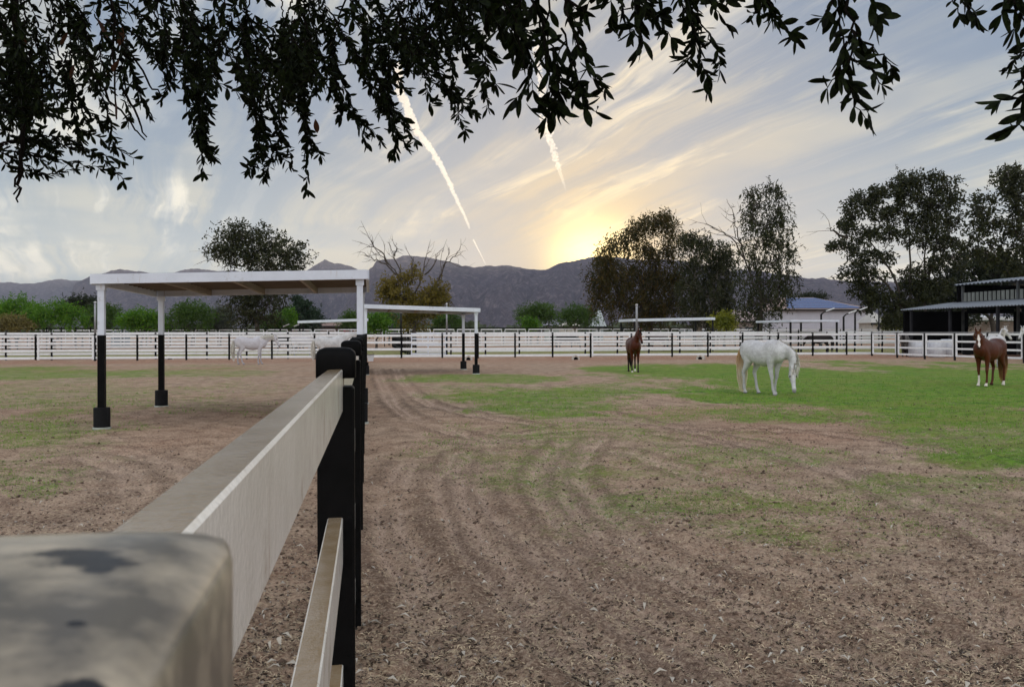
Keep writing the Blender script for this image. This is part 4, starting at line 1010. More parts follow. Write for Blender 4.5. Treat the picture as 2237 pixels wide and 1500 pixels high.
bush("tall green shrub tree right of the big shelter's back post", 418, 688, 54, 34, 100, midg, 27)
bush("grey green wispy shrub left of the tall dark tree", 482, 695, 34, 26, 104, greyg, 28)
bush("low mid green shrub under the tall dark tree's right side", 600, 706, 30, 14, 110, midg, 29)
bush("bright green bush against the pine's left side", 625, 694, 22, 18, 112, bright, 30, "bush", 26, "bush")
bush("green bush seen just left of the big shelter's right post", 765, 700, 24, 20, 112, midg, 31, "bush", 26, "bush")
bush("dome shaped bright green bush under the small shade roof", 822, 705, 26, 18, 96, bright, 32, "bush", 26, "bush")
bush("hazy olive shrub behind the dome shaped bush", 850, 698, 34, 22, 118, midg, 33, "shrub", 26)
bush("olive green shrub between the two posts of the small shade roof", 975, 700, 38, 20, 120, midg, 34, "shrub", 34)
bush("large round green tree on the open plain, left of a pair", 1175, 686, 50, 32, 126, midg, 35, "tree", 54, "round_tree")
bush("round green tree with autumn flecks, right of a pair on the plain", 1262, 690, 46, 30, 130, midg, 36, "tree", 50, "round_tree")
bush("small pale green bush in front of the pair of round trees", 1159, 707, 13, 9, 116, bright, 37, "bush", 16, "bush")
bush("yellowish olive bush between white shed and barn", 1962, 700, 30, 20, 96, leaf_mat("yellow_olive_leaf", (.06, .08, .012), (.12, .13, .02), None, .3, .5), 38, "bush", 34, "bush")  # leaf tones run from olive to yellow olive
bush("yellow green bush at the foot of the drooping trees' right side", 1582, 702, 22, 18, 92, leaf_mat("lime_olive", (.10, .13, .012), (.20, .20, .02), None, .3, .5), 39, "bush", 24, "bush")
bush("small dark treetop showing over the solar panel roof", 1775, 648, 34, 8, 150, dkg, 40, "tree", 26, "round_tree")
bush("low dark hedge mass beyond the far ring at the left", 330, 716, 120, 8, 130, dkg, 41, "bush", 60, "bush")

# ------------------------------------------------------------------ the overhanging tree above the camera
over = empty("overhanging_tree"); tag(over, "dark leafy boughs hanging down into view over the fence", "tree")
ro = np.random.default_rng(77)
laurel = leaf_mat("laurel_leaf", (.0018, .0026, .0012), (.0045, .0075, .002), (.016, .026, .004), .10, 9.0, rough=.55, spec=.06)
twigm = mat("twig_bark", (.007, .0055, .0045), .9, .3, 20.0, spec=.05)
LV = []; TW = MB()
_lt = np.linspace(0, 1, 7)
_lw = np.array([.04, .50, .84, 1.0, .98, .72, .10])
def add_leaf(p, dirv, Lf, Wf, curl, roll):
    dirv = dirv / (np.linalg.norm(dirv) + 1e-9); rd = ro.normal(0, 1, 3); sd = np.cross(dirv, rd); sd /= np.linalg.norm(sd) + 1e-9; nm = np.cross(sd, dirv)
    rows = []
    for t_, w_ in zip(_lt, _lw):
        c = p + dirv * Lf * t_ + nm * curl * Lf * t_ * t_
        rows.append(c + sd * Wf * w_ * .5 + nm * Wf * .18 * w_); rows.append(c); rows.append(c - sd * Wf * w_ * .5 + nm * Wf * .18 * w_)
    LV.append(rows)
def sprig(tip, start, d, leafpx, frac=.8, dens=1.0, bend=.12, thick=.004, spread=.9, asp=.32, d2=None):
    a_ = np.array(at(start[0], d2 or d, None, start[1])); b_ = np.array(at(tip[0], d, None, tip[1]))
    L_ = np.linalg.norm(b_ - a_); bv = ro.normal(0, bend, 3) * L_; Lf = leafpx / F * d
    n = max(6, int(L_ / (Lf * .16) * dens)); pts = []
    for i in range(n + 1):
        t_ = i / n; pts.append(a_ + (b_ - a_) * t_ + bv * math.sin(math.pi * t_) + ro.normal(0, .004, 3))
    TW.tube(pts, list(np.linspace(thick, .0012, n + 1)), 5, cap=False)
    for i in range(int(n * (1 - frac)), n + 1):
        ax = pts[min(i + 1, n)] - pts[max(i - 1, 0)]; ax = ax / (np.linalg.norm(ax) + 1e-9)
        for _ in range(2 if i < n else 4):
            if ro.random() > .93: continue
            dv = ax * ro.uniform(.35, 1.0) + ro.normal(0, 1, 3) * spread * .55 + np.array([0, 0, -.22])
            l = Lf * ro.uniform(.62, 1.12); add_leaf(pts[i], dv, l, l * asp * ro.uniform(.8, 1.15), ro.normal(.05, .14), 0)
    return a_
starts = []
S = [((672, 412), (600, -60), 4.2, 34), ((640, 370), (560, -40), 4.3, 32), ((575, 385), (500, -60), 4.2, 34), ((545, 372), (530, 60), 4.0, 32), ((445, 380), (395, -60), 3.8, 38), ((470, 345), (400, 60), 3.8, 36), ((435, 300), (330, 20), 3.9, 36),
     ((272, 392), (60, 300), 3.6, 32), ((235, 372), (20, 330), 3.6, 32), ((160, 372), (0, 345), 3.6, 30), ((85, 378), (-40, 260), 3.6, 30), ((250, 320), (170, 60), 3.9, 32), ((180, 320), (120, 80), 3.9, 32), ((120, 330), (60, 60), 3.8, 32),
     ((285, 265), (230, -40), 3.9, 32), ((330, 255), (255, 40), 3.9, 32), ((700, 340), (640, 0), 4.2, 34), ((745, 255), (700, -60), 4.2, 34), ((800, 310), (700, 20), 4.2, 34), ((830, 300), (740, 40), 4.2, 34), ((865, 338), (830, 90), 3.9, 40), ((885, 315), (850, 120), 3.9, 38),
     ((860, 240), (780, -30), 4.1, 34), ((1020, 285), (930, 60), 3.6, 36), ((1035, 245), (900, 30), 3.6, 36), ((945, 230), (900, 60), 3.7, 34), ((1000, 190), (960, -60), 3.7, 36), ((1065, 175), (1000, 60), 3.6, 38), ((1045, 150), (1010, -40), 3.6, 38),
     ((1195, 262), (1130, -60), 2.8, 58), ((1215, 235), (1190, 60), 2.8, 56), ((1175, 215), (1150, -20), 2.8, 54), ((1080, 185), (1095, -60), 2.9, 54), ((1130, 215), (1100, 0), 2.9, 52), ((1300, 245), (1210, -30), 2.8, 50), ((1320, 190), (1235, 20), 2.8, 46), ((1275, 215), (1230, 60), 2.8, 46),
     ((1270, 95), (1200, -60), 2.9, 50), ((1345, 60), (1340, -90), 2.8, 50), ((1400, 95), (1370, -90), 2.8, 52), ((1385, 70), (1400, -70), 2.8, 50), ((1550, 190), (1500, -60), 3.2, 38), ((1575, 150), (1480, -20), 3.2, 40), ((1500, 130), (1450, -60), 3.2, 42), ((1530, 95), (1530, -60), 3.2, 40), ((1590, 60), (1560, -60), 3.2, 36), ((1470, 85), (1420, -60), 3.0, 44),
     ((1740, 78), (1650, -40), 2.6, 40), ((1640, 35), (1690, -60), 2.6, 40), ((1690, 45), (1670, -60), 2.6, 36),
     ((1885, 262), (1838, -80), 2.1, 60), ((1952, 150), (1862, 70), 2.1, 46), ((1900, 240), (1855, 90), 2.1, 54), ((1815, 190), (1850, 20), 2.1, 52), ((1800, 50), (1840, -80), 2.1, 44), ((1915, 40), (1850, -80), 2.1, 62), ((1930, 185), (1860, 130), 2.1, 44),
     ((2135, 48), (2115, -90), 2.3, 38), ((2095, 35), (2120, -80), 2.3, 38), ((2190, 32), (2260, -60), 2.1, 54), ((2225, 62), (2250, -90), 2.1, 52), ((2262, 120), (2262, -60), 2.1, 46), ((2200, 150), (2290, 70), 2.2, 30), ((2190, 222), (2300, 160), 2.0, 66), ((2215, 285), (2290, 150), 2.0, 64), ((2230, 190), (2300, 90), 2.0, 50)]
for tip, st, d, lp in S:
    fk = .72 if tip[0] < 1070 else .95
    starts.append((sprig(tip, st, d, lp * fk, .84, .62 if tip[0] > 1070 else .9), d))
    if tip[0] < 1070:
        for _ in range(1):
            q = ro.normal(0, 26, 2); sprig((tip[0] + q[0], tip[1] - abs(q[1]) * 1.6 - 12), (st[0] + ro.normal(0, 30), st[1] + ro.normal(0, 20)), d * ro.uniform(.95, 1.1), lp * .72, .7, .85)
def contour(x): return np.interp(x, [-60, 0, 60, 120, 160, 260, 290, 320, 350, 420, 500, 560, 640, 700, 780, 860, 910, 960, 1000, 1050, 1075, 1100, 1180, 1240, 1275, 1330, 1350, 1420, 1480, 1570, 1610],
                                [330, 300, 270, 250, 240, 210, 120, 70, 170, 220, 190, 260, 240, 215, 230, 180, 150, 150, 130, 150, 30, 110, 150, 130, 40, 0, 50, 50, 90, 40, -40])
for _ in range(400):       # inner mass of shorter shoots
    x = ro.uniform(-70, 1600) if ro.random() < .22 else ro.uniform(-70, 1075)
    lim = contour(x); y = lim - abs(ro.normal(0, .33)) * (lim + 120)
    if y < -60: continue
    d = ro.uniform(2.9, 4.8) if x < 1070 else ro.uniform(2.7, 3.3)
    lp = (ro.uniform(.038, .054) if x < 1070 else .072) * F / d
    hole = mnoise.noise(Vector((x / 85, y / 85, 3.3)))
    if hole < -.03 and x > 60: continue
    if 262 < x < 345 and y > 20: continue
    st = (x + ro.normal(0, 40) - 30, y - ro.uniform(70, 170)); sprig((x, y), st, d, lp, .95, .62, .15, .003, 1.1)
for _ in range(230):       # the crown goes on above the picture
    x = ro.uniform(-500, 2300); y = -ro.uniform(90, 620); d = ro.uniform(2.6, 5.0); lp = ro.uniform(.05, .07) * F / d
    sprig((x, y + 60), (x + ro.normal(0, 50), y - ro.uniform(60, 150)), d, lp, .95, .7, .15, .003, 1.1)
# bare dead twigs
for pts_, d in (([(30, -60), (44, 120), (50, 300), (46, 400), (40, 442)], 3.3), ([(48, 330), (40, 380), (30, 425)], 3.3), ([(180, 120), (240, 220), (290, 270), (318, 306)], 3.7), ([(230, 40), (290, 120), (330, 190), (362, 212)], 3.7), ([(270, 190), (300, 260), (322, 300)], 3.6), ([(1225, -40), (1262, 15), (1290, 35)], 2.8), ([(246, -60), (250, 120), (256, 260)], 3.5)):
    P = [np.array(at(p[0], d, None, p[1])) for p in pts_]; P2 = []
    for i in range(len(P) - 1):
        for kx in range(4): P2.append(P[i] + (P[i + 1] - P[i]) * kx / 4 + ro.normal(0, .005, 3))
    P2.append(P[-1]); TW.tube(P2, list(np.linspace(.014 if pts_[0][0] < 60 and pts_[0][1] < 0 else .006, .003, len(P2))), 6)
# limbs above the picture, joined to a trunk standing left of the camera
limbs = MB()
TK = Vector((-4.6, 1.2, 0))
tk = MB(); tk.tube([TK + Vector((0, 0, -.1)), TK + Vector((.05, .05, 1.0)), TK + Vector((.1, 0, 2.0)), TK + Vector((.25, .1, 3.0))], [.34, .27, .24, .22], 14); tk.build("trunk", mat("dark_bark", (.10, .08, .065), .95, .3, 8.0, bump=.5, bscale=30), over, True)
main = []
for ex, ey, ez in ((-3.4, 5.6, 4.3), (-1.2, 4.6, 4.4), (.6, 3.7, 3.9), (2.0, 2.7, 3.5), (-2.4, 4.0, 3.9)):
    p0 = TK + Vector((.25, .1, 2.95)); e = Vector((ex, ey, ez)); mid = p0.lerp(e, .5) + Vector((0, 0, .55))
    pts = [p0.lerp(mid, q / 4) if q <= 4 else mid.lerp(e, (q - 4) / 4) for q in range(9)]; limbs.tube(pts, list(np.linspace(.12, .025, 9)), 8); main += pts
limbs.build("limb", bpy.data.materials["dark_bark"], over, True)
for a_, d in starts:
    a_ = Vector(a_)
    if a_.z < EYE + (726) / F * a_.y * .93: continue
    m_ = min(main, key=lambda q: (q - a_).length); mid = a_.lerp(m_, .5) + Vector((0, 0, .2)); TW.tube([m_, mid, a_], [.014, .008, .004], 6)
TW.build("twig", twigm, over)
LV = np.array(LV); nl = len(LV); k7 = []
for i in range(6):
    for j in range(2): k7.append((i * 3 + j, i * 3 + j + 1, i * 3 + j + 4, i * 3 + j + 3))
k7 = np.array(k7); Fl = (k7[None] + (np.arange(nl) * 21)[:, None, None]).reshape(-1, 4)
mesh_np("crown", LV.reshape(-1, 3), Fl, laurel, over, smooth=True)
print("leaves", nl)
# a few dead brown leaves caught in the boughs
for px, py, d in ((215, 40, 3.2), (270, 60, 3.2), (262, 130, 3.2), (165, 140, 3.3), (150, 70, 3.4), (240, 150, 3.2), (690, 260, 3.4), (255, 220, 3.2), (40, 60, 3.3)):
    LV = []; p = np.array(at(px, d, None, py)); l = ro.uniform(.05, .075); add_leaf(p, np.array([ro.normal(0, .3), ro.normal(0, .4), -1.0]), l, l * .4, .2, 0)
    mesh_np("dead_leaf", np.array(LV).reshape(-1, 3), k7, leaf_mat("dead_leaf_brown", (.022, .008, .004), (.045, .016, .006), None, .3, 8.0), over, smooth=True)
# ------------------------------------------------------------------ horses
def coat_mat(name, base, alt, mark=(.72, .68, .62), dark=(.02, .016, .014), sc_=5.0, rough=.55, mott=.5, sp_=.16):
    m = bpy.data.materials.new(name); m.use_nodes = True; t = NT(m.node_tree); t.n.clear()
    co = t.add('ShaderNodeTexCoord').outputs['Object']
    n1_ = t.noise(co, sc_, 4, .6); n2_ = t.noise(co, sc_ * 7, 3, .6)
    c = t.mix(t.m('MULTIPLY', t.map(n1_, .38, .66), mott), base, alt)
    c = t.mix(t.m('MULTIPLY', t.map(n2_, .45, .70), mott * .8), c, alt)
    dk = t.add('ShaderNodeAttribute', attribute_name='dark').outputs['Fac']; mk = t.add('ShaderNodeAttribute', attribute_name='mark').outputs['Fac']
    c = t.mix(dk, c, dark); c = t.mix(mk, c, mark)
    fur = t.noise(t.vm('MULTIPLY', co, (60, 60, 160)), 1.0, 3, .7)
    bp_ = t.add('ShaderNodeBump', {'Height': fur, 'Strength': .25, 'Distance': .008})
    b = t.add('ShaderNodeBsdfPrincipled', {'Base Color': c, 'Roughness': rough, 'Specular IOR Level': sp_, 'Sheen Weight': 0.0, 'Normal': bp_.outputs[0]})
    t.add('ShaderNodeOutputMaterial', {'Surface': b.outputs[0]}); return m
eye_m = mat("horse_eye", (.006, .005, .004), .15, .1, 5.0)
def hair_mat(name, c1, c2, sc_=4.0):
    return leaf_mat(name, c1, c2, None, .2, sc_, .6, .3)
def loft(V, Fc, secs, n=18, side=(0, 1, 0), sq=2.25):
    """closed loft through (centre, r_side, r_up[, side vector])"""
    P = [Vector(s_[0]) for s_ in secs]; i0 = len(V)
    for j, s_ in enumerate(secs):
        t_ = (P[min(j + 1, len(P) - 1)] - P[max(j - 1, 0)]).normalized()
        sd = Vector(s_[3] if len(s_) > 3 else side); sd = (sd - t_ * sd.dot(t_)).normalized(); up = t_.cross(sd).normalized()
        for q in range(n):
            an = 2 * math.pi * q / n; c, s = math.cos(an), math.sin(an)
            c = math.copysign(abs(c) ** (2 / sq), c); s = math.copysign(abs(s) ** (2 / sq), s)
            V.append(P[j] + sd * (c * s_[1]) + up * (s * s_[2]))
    for j in range(len(P) - 1):
        for q in range(n): Fc.append((i0 + j * n + q, i0 + j * n + (q + 1) % n, i0 + (j + 1) * n + (q + 1) % n, i0 + (j + 1) * n + q))
    for j, rev in ((0, True), (len(P) - 1, False)):
        e = i0 + j * n; ce = len(V); V.append(P[j] - (P[1] - P[0]).normalized() * .0 if j == 0 else P[j])
        for q in range(n):
            f = (e + q, e + (q + 1) % n, ce); Fc.append(f[::-1] if rev else f)
def spline(pts, n):
    out = []; P = [Vector(p) for p in pts]
    for k_ in range(n + 1):
        tt = k_ / n * (len(P) - 1); i = min(int(tt), len(P) - 2); f = tt - i
        p0, p1, p2, p3 = P[max(i - 1, 0)], P[i], P[i + 1], P[min(i + 2, len(P) - 1)]
        out.append(.5 * ((2 * p1) + (p2 - p0) * f + (2 * p0 - 5 * p1 + 4 * p2 - p3) * f * f + (-p0 + 3 * p1 - 3 * p2 + p3) * f ** 3))
    return out
def hair(name, m, parent, roots, seed, n, width, jit=.03, seglen=6):
    """strands: roots is a function (u, rng) -> list of points"""
    r = np.random.default_rng(seed); V = []; Fq = []
    for i in range(n):
        pts = roots((i + r.random()) / n, r); sd = Vector(r.normal(0, 1, 3)); sd.z *= .3; sd.normalize(); i0 = len(V)
        L_ = len(pts)
        for j, p in enumerate(pts):
            w_ = width * (1 - (j / (L_ - 1)) ** 2 * .85) * r.uniform(.8, 1.2); V.append(p - sd * w_ * .5); V.append(p + sd * w_ * .5)
        for j in range(L_ - 1): Fq.append((i0 + 2 * j, i0 + 2 * j + 1, i0 + 2 * j + 3, i0 + 2 * j + 2))
    return mesh_np(name, np.array([tuple(v) for v in V]), np.array(Fq), m, parent, smooth=True)
def horse(label, px, d, heading, coat, hairm, poll=(1.05, 0, 1.78), nose=(1.38, 0, 1.32), neckmid=None, voxel=.022, seed=1, scale=1.0, marks=(), tail_len=.95, tailm=None, legs=None, manem=None, group="horses grazing and standing in the pens", hoof=True, nhair=160):
    X = (px - CX) / F * d
    V = []; Fc = []
    L_ = dict(fl=(.0, .0), fr=(.0, .0), hl=(.0, .0), hr=(.0, .0))
    if legs: L_.update(legs)
    # trunk
    body = [(-.84, 1.17, .05, .07), (-.82, 1.18, .13, .16), (-.74, 1.175, .205, .235), (-.60, 1.17, .265, .285), (-.45, 1.165, .285, .295), (-.28, 1.130, .275, .285), (-.10, 1.085, .300, .310), (.08, 1.065, .308, .325),
            (.25, 1.09, .280, .315), (.38, 1.125, .240, .325), (.50, 1.13, .215, .300), (.62, 1.10, .200, .245), (.72, 1.07, .155, .175), (.78, 1.06, .08, .09)]
    loft(V, Fc, [((x, 0, z), ry, rz_) for x, z, ry, rz_ in body], 22)
    # withers ridge and croup
    loft(V, Fc, [((.08, 0, 1.36), .04, .03), ((.22, 0, 1.395), .07, .05), ((.36, 0, 1.42), .075, .06), ((.48, 0, 1.40), .06, .05), ((.60, 0, 1.36), .03, .03)], 10)
    # neck
    P0, Pp, N = Vector((.50, 0, 1.20)), Vector(poll), Vector(nose)
    nm = Vector(neckmid) if neckmid else P0.lerp(Pp, .55) + Vector((-.02, 0, .05 if Pp.z > 1.2 else .06))
    throat = Pp - (N - Pp).normalized() * .02 + Vector((0, 0, -.03))
    npts = spline([P0, nm, throat], 8); rs = np.interp(np.linspace(0, 1, 9), [0, .25, .6, 1], [.165, .115, .082, .07]); ru = np.interp(np.linspace(0, 1, 9), [0, .25, .6, 1], [.285, .215, .150, .105])
    hd = (N - Pp).normalized(); tn = (Pp - nm).normalized()
    hs = Vector((0, 1, 0)); ht = Vector((hd.x, hd.y, 0))
    if ht.length > .15: ht.normalize(); hs = Vector((-ht.y, ht.x, 0))
    if hd.x < -.05 and abs(hd.y) < .3: hs = Vector((0, 1, 0))
    loft(V, Fc, [(p, rs[i], ru[i], tuple(Vector((0, 1, 0)).lerp(hs, (i / 8) ** 2))) for i, p in enumerate(npts)], 16)
    # head
    hs = (hs - hd * hs.dot(hd)).normalized(); hup = hd.cross(hs).normalized()
    H = .60; N = Pp + hd * H
    hsec = [(-.03, .055, .075, -.01), (.06, .078, .105, -.015), (.18, .090, .125, -.022), (.28, .082, .115, -.022), (.42, .062, .088, -.010), (.58, .052, .068, .0), (.74, .048, .058, .004), (.86, .052, .060, .0), (.95, .047, .050, -.004), (1.0, .030, .032, -.008)]
    loft(V, Fc, [(Pp + hd * (H * t_) + hup * o_, a_, b_, tuple(hs)) for t_, a_, b_, o_ in hsec], 16)
    for s_ in (-1, 1):   # ears
        e0 = Pp + hs * (.048 * s_) + hup * .075 - hd * .015; ed = (hup * .75 - hd * .62 + hs * (.22 * s_)).normalized()
        loft(V, Fc, [(e0 - ed * .03, .028, .026, tuple(hs)), (e0 + ed * .03, .034, .024, tuple(hs)), (e0 + ed * .08, .028, .018, tuple(hs)), (e0 + ed * .15, .006, .006, tuple(hs))], 8)
    # legs: (x, z, r_side, r_fore)
    for s_, k_ in ((1, 'fl'), (-1, 'fr')):
        dx, dy = L_[k_]; q = lambda z: max(0, 1 - z / .95)
        sec = [(.52, 1.12, .085, .15), (.47, .96, .088, .130), (.43, .84, .080, .100), (.42, .72, .063, .078), (.425, .60, .050, .060), (.435, .52, .047, .050), (.44, .47, .047, .049), (.435, .42, .036, .040), (.43, .34, .029, .036), (.43, .22, .029, .035),
               (.435, .155, .036, .043), (.455, .10, .031, .035), (.475, .065, .040, .045), (.488, .035, .047, .055), (.498, .0, .054, .064)]
        loft(V, Fc, [((x + dx * q(z), s_ * (.135 - .01 * q(z)) + dy * q(z), z), a_, b_) for x, z, a_, b_ in sec], 12)
    for s_, k_ in ((1, 'hl'), (-1, 'hr')):
        dx, dy = L_[k_]; q = lambda z: max(0, 1 - z / 1.0)
        sec = [(-.50, 1.24, .10, .20), (-.50, 1.10, .125, .225), (-.47, .98, .120, .195), (-.45, .88, .098, .155), (-.50, .78, .075, .110), (-.565, .69, .056, .078), (-.62, .61, .047, .060), (-.645, .555, .046, .060), (-.63, .49, .040, .048), (-.615, .40, .033, .041),
               (-.605, .24, .032, .039), (-.60, .155, .038, .045), (-.575, .10, .032, .036), (-.555, .065, .041, .046), (-.545, .035, .048, .056), (-.535, .0, .054, .064)]
        loft(V, Fc, [((x + dx * q(z), s_ * (.145 - .02 * q(z)) + dy * q(z), z), a_, b_) for x, z, a_, b_ in sec], 12)
    loft(V, Fc, [((-.80, 0, 1.30), .045, .05), ((-.86, 0, 1.27), .04, .045), ((-.90, 0, 1.18), .032, .035), ((-.905, 0, 1.05), .022, .022)], 8)   # dock
    me = bpy.data.meshes.new("horse_body"); me.from_pydata([tuple(v) for v in V], [], Fc); me.update()
    tmp = bpy.data.objects.new("tmp", me); COL.objects.link(tmp)
    md = tmp.modifiers.new("r", 'REMESH'); md.mode = 'VOXEL'; md.voxel_size = voxel; md.adaptivity = 0
    m2 = tmp.modifiers.new("s", 'SMOOTH'); m2.iterations = 3 if voxel < .02 else 2; m2.factor = .5
    dg = bpy.context.evaluated_depsgraph_get(); mm = bpy.data.meshes.new_from_object(tmp.evaluated_get(dg))
    bpy.data.objects.remove(tmp); bpy.data.meshes.remove(me)
    mm.name = "horse"; o = bpy.data.objects.new("horse", mm); COL.objects.link(o)
    mm.materials.clear(); mm.materials.append(coat); mm.polygons.foreach_set("use_smooth", np.ones(len(mm.polygons), bool))
    co = np.empty(len(mm.vertices) * 3, np.float32); mm.vertices.foreach_get("co", co); co = co.reshape(-1, 3)
    dark = np.zeros(len(co), np.float32); mark = np.zeros(len(co), np.float32)
    rel = co - np.array(Pp); th_ = rel @ np.array(hd); hu = rel @ np.array(hup); hsd = rel @ np.array(hs)
    onhead = (np.abs(hsd) < .13) & (th_ > -.06) & (th_ < H * 1.1) & (np.abs(hu) < .17)
    dark = np.maximum(dark, np.where(co[:, 2] < .045, .9, 0))
    dark = np.maximum(dark, np.where(onhead & (th_ > H * .80), np.clip((th_ - H * .80) / .08, 0, .85), 0))
    for mk in marks:
        if mk[0] == 'blaze': mark = np.maximum(mark, np.where(onhead & (hu > .018) & (np.abs(hsd + mk[2]) < mk[1] * (1.15 - .5 * np.clip(th_ / H, 0, 1)) + .012 * np.sin(th_ * 30)) & (th_ > .10) & (th_ < H * .97), 1, 0)); dark = np.where(mark > .5, 0, dark)
        if mk[0] == 'sock':
            sel = (co[:, 2] < mk[2]) & (np.sign(co[:, 1]) == mk[3]) & ((co[:, 0] > 0) == (mk[1] == 'f')); mark = np.maximum(mark, np.where(sel, 1, 0))
        if mk[0] == 'points': dark = np.maximum(dark, np.clip((mk[1] - co[:, 2]) / .18, 0, .93) * ~onhead)
        if mk[0] == 'greylegs': dark = np.maximum(dark, np.clip((.62 - co[:, 2]) / .4, 0, mk[1]) * ~onhead)
    for nm_, ar in (("dark", dark), ("mark", mark)):
        a2 = mm.attributes.new(nm_, 'FLOAT', 'POINT'); a2.data.foreach_set("value", ar.astype(np.float32))
    z0 = gz(X, d)
    o.location = (X, d, z0 - .005); o.rotation_euler = (0, 0, R(heading)); o.scale = (scale,) * 3
    tag(o, label, "horse", group)
    if voxel < .03:
        for s_ in (-1, 1):
            b = MB(); c_ = Pp + hd * .17 + hs * (.083 * s_) + hup * .045
            b.tube([c_ - hs * .012 * s_ - hd * 0, c_, c_ + hs * .010 * s_], [.024, .022, .008], 10); b.build("eye", eye_m, o, True)
    # mane along the crest, falling on one side; forelock; tail
    fall = 1 if seed % 2 else -1
    def mane(u, r):
        k_ = u * 7.6; i = int(k_); f = k_ - i; c = npts[i].lerp(npts[min(i + 1, 8)], f); tt = (npts[min(i + 1, 8)] - npts[i]).normalized(); up = tt.cross(Vector((0, 1, 0)) if i < 6 else hs).normalized()
        top = c + up * (float(np.interp(k_, range(9), ru)) * .97); ln = r.uniform(.16, .30); sd = Vector((0, fall, 0)) if i < 6 else hs * fall; wr = float(np.interp(k_, range(9), rs)) * 1.08
        pts = [top + up * -.02, top + up * .015 + sd * .02, c + up * (float(np.interp(k_, range(9), ru)) * .62) + sd * wr]
        e = pts[-1] + Vector((0, 0, -1)) * ln * .8 + sd * .02 + Vector(r.normal(0, .025, 3)); pts.append(pts[-1].lerp(e, .5) + sd * .01); pts.append(e); return pts
    hair("mane", manem or hairm, o, mane, seed, nhair, .022 if voxel < .03 else .05)
    def fore(u, r):
        p = Pp + hup * .10 + hs * r.normal(0, .02); return [p, p + hup * .02 + hd * .05, p + hd * .14 - hup * .01 + hs * r.normal(0, .02), p + hd * r.uniform(.2, .27) - hup * .035 + hs * r.normal(0, .025)]
    hair("forelock", manem or hairm, o, fore, seed + 1, 30, .018)
    def tail(u, r):
        a_ = r.uniform(0, 6.28); rr = r.random() ** .5; ox, oy = math.cos(a_) * rr, math.sin(a_) * rr; ln = tail_len * r.uniform(.72, 1.05); z0_ = 1.28 - .22 * r.random()
        pts = []
        for k_ in range(7):
            t_ = k_ / 6; spread = .03 + (.115 if voxel < .016 else .085) * math.sin(math.pi * min(1, t_ * .9 + .05)) ** 1.0
            pts.append(Vector((-.87 - .055 * math.sin(math.pi * t_) + ox * spread, oy * spread * 1.0, z0_ - ln * t_ ** 1.05)) + Vector(r.normal(0, .006, 3)))
        return pts
    hair("tail", tailm or hairm, o, tail, seed + 2, nhair + 60, .020 if voxel < .03 else .05)
    return o
c_white = coat_mat("white_coat", (.64, .64, .66), (.33, .32, .33), dark=(.20, .19, .20), mott=.55)
c_white2 = coat_mat("flea_grey_coat", (.56, .55, .60), (.42, .39, .43), dark=(.16, .15, .16), mott=.7)
c_chest = coat_mat("chestnut_coat", (.090, .023, .009), (.034, .009, .004), mark=(.68, .63, .58), dark=(.028, .010, .006), rough=.36, sc_=2.5)
c_bay = coat_mat("bay_coat", (.075, .017, .006), (.032, .007, .004), dark=(.010, .007, .006), rough=.4, sc_=2.5)
c_dgrey = coat_mat("dark_grey_coat", (.11, .10, .095), (.05, .045, .045), dark=(.02, .018, .018))
c_black = coat_mat("black_coat", (.012, .010, .010), (.022, .018, .016), dark=(.008, .007, .007), rough=.4)
h_white = hair_mat("white_hair", (.72, .70, .66), (.54, .51, .46)); h_cream = hair_mat("cream_tail", (.66, .52, .34), (.34, .19, .09), 1.6)
def two_tone_tail(m, top, low, z0_, z1_):
    """hair whose colour grows out paler towards the end"""
    t = NT(m.node_tree); b = next(n for n in t.n if n.type == 'BSDF_PRINCIPLED'); co = t.add('ShaderNodeTexCoord').outputs['Object']; z = t.add('ShaderNodeSeparateXYZ', {0: co}).outputs['Z']
    f = t.m('ADD', t.map(z, z0_, z1_), t.m('MULTIPLY', t.m('SUBTRACT', t.noise(co, 9, 3, .6), .5), .8), clamp=True); t.l.new(t.mix(f, low, top), b.inputs['Base Color'])
two_tone_tail(h_cream, (.60, .36, .17), (.84, .78, .62), .50, 1.05)
h_chest = hair_mat("chestnut_hair", (.10, .030, .010), (.17, .065, .02)); h_tan = hair_mat("tan_tail", (.24, .11, .035), (.10, .03, .012), 2.0); h_black = hair_mat("black_hair", (.010, .008, .008), (.02, .016, .014))
two_tone_tail(h_tan, (.07, .020, .007), (.42, .24, .09), .40, .85)
horse("white horse grazing head down on the green turf", 1668, 23.4, -66, c_white, h_white, poll=(.93, .15, .66), nose=(1.12, .06, .18), neckmid=(.84, .21, 1.04), voxel=.015, seed=5, tailm=h_cream, legs=dict(fl=(-.10, -.06), fr=(.06, .05), hl=(.20, -.02), hr=(-.06, .0)), marks=(('greylegs', .25),), tail_len=1.10, nhair=420).scale = (.96, 1.04, .98)
horse("chestnut horse with a white blaze and socks, watching the camera", 2161, 26.5, -142, c_chest, h_chest, scale=.96, poll=(.96, .10, 1.60), nose=(1.32, .30, 1.15), voxel=.015, seed=6, tailm=h_tan, marks=(('blaze', .034, -.004), ('sock', 'f', .33, -1), ('sock', 'f', .10, 1), ('sock', 'b', .13, 1)), legs=dict(fl=(.02, .0), fr=(-.04, 0), hl=(-.12, 0), hr=(.12, 0)), tail_len=1.02, nhair=260)
horse("small dark bay horse standing face on beside the tall steel pipe", 1384, 36.9, -90, c_bay, h_black, poll=(.90, .10, 1.70), nose=(1.20, .18, 1.24), voxel=.02, seed=7, marks=(('points', .60), ('sock', 'b', .12, 1), ('sock', 'f', .07, -1)), scale=.98, legs=dict(hl=(.1, .0), hr=(-.1, 0)), nhair=160)
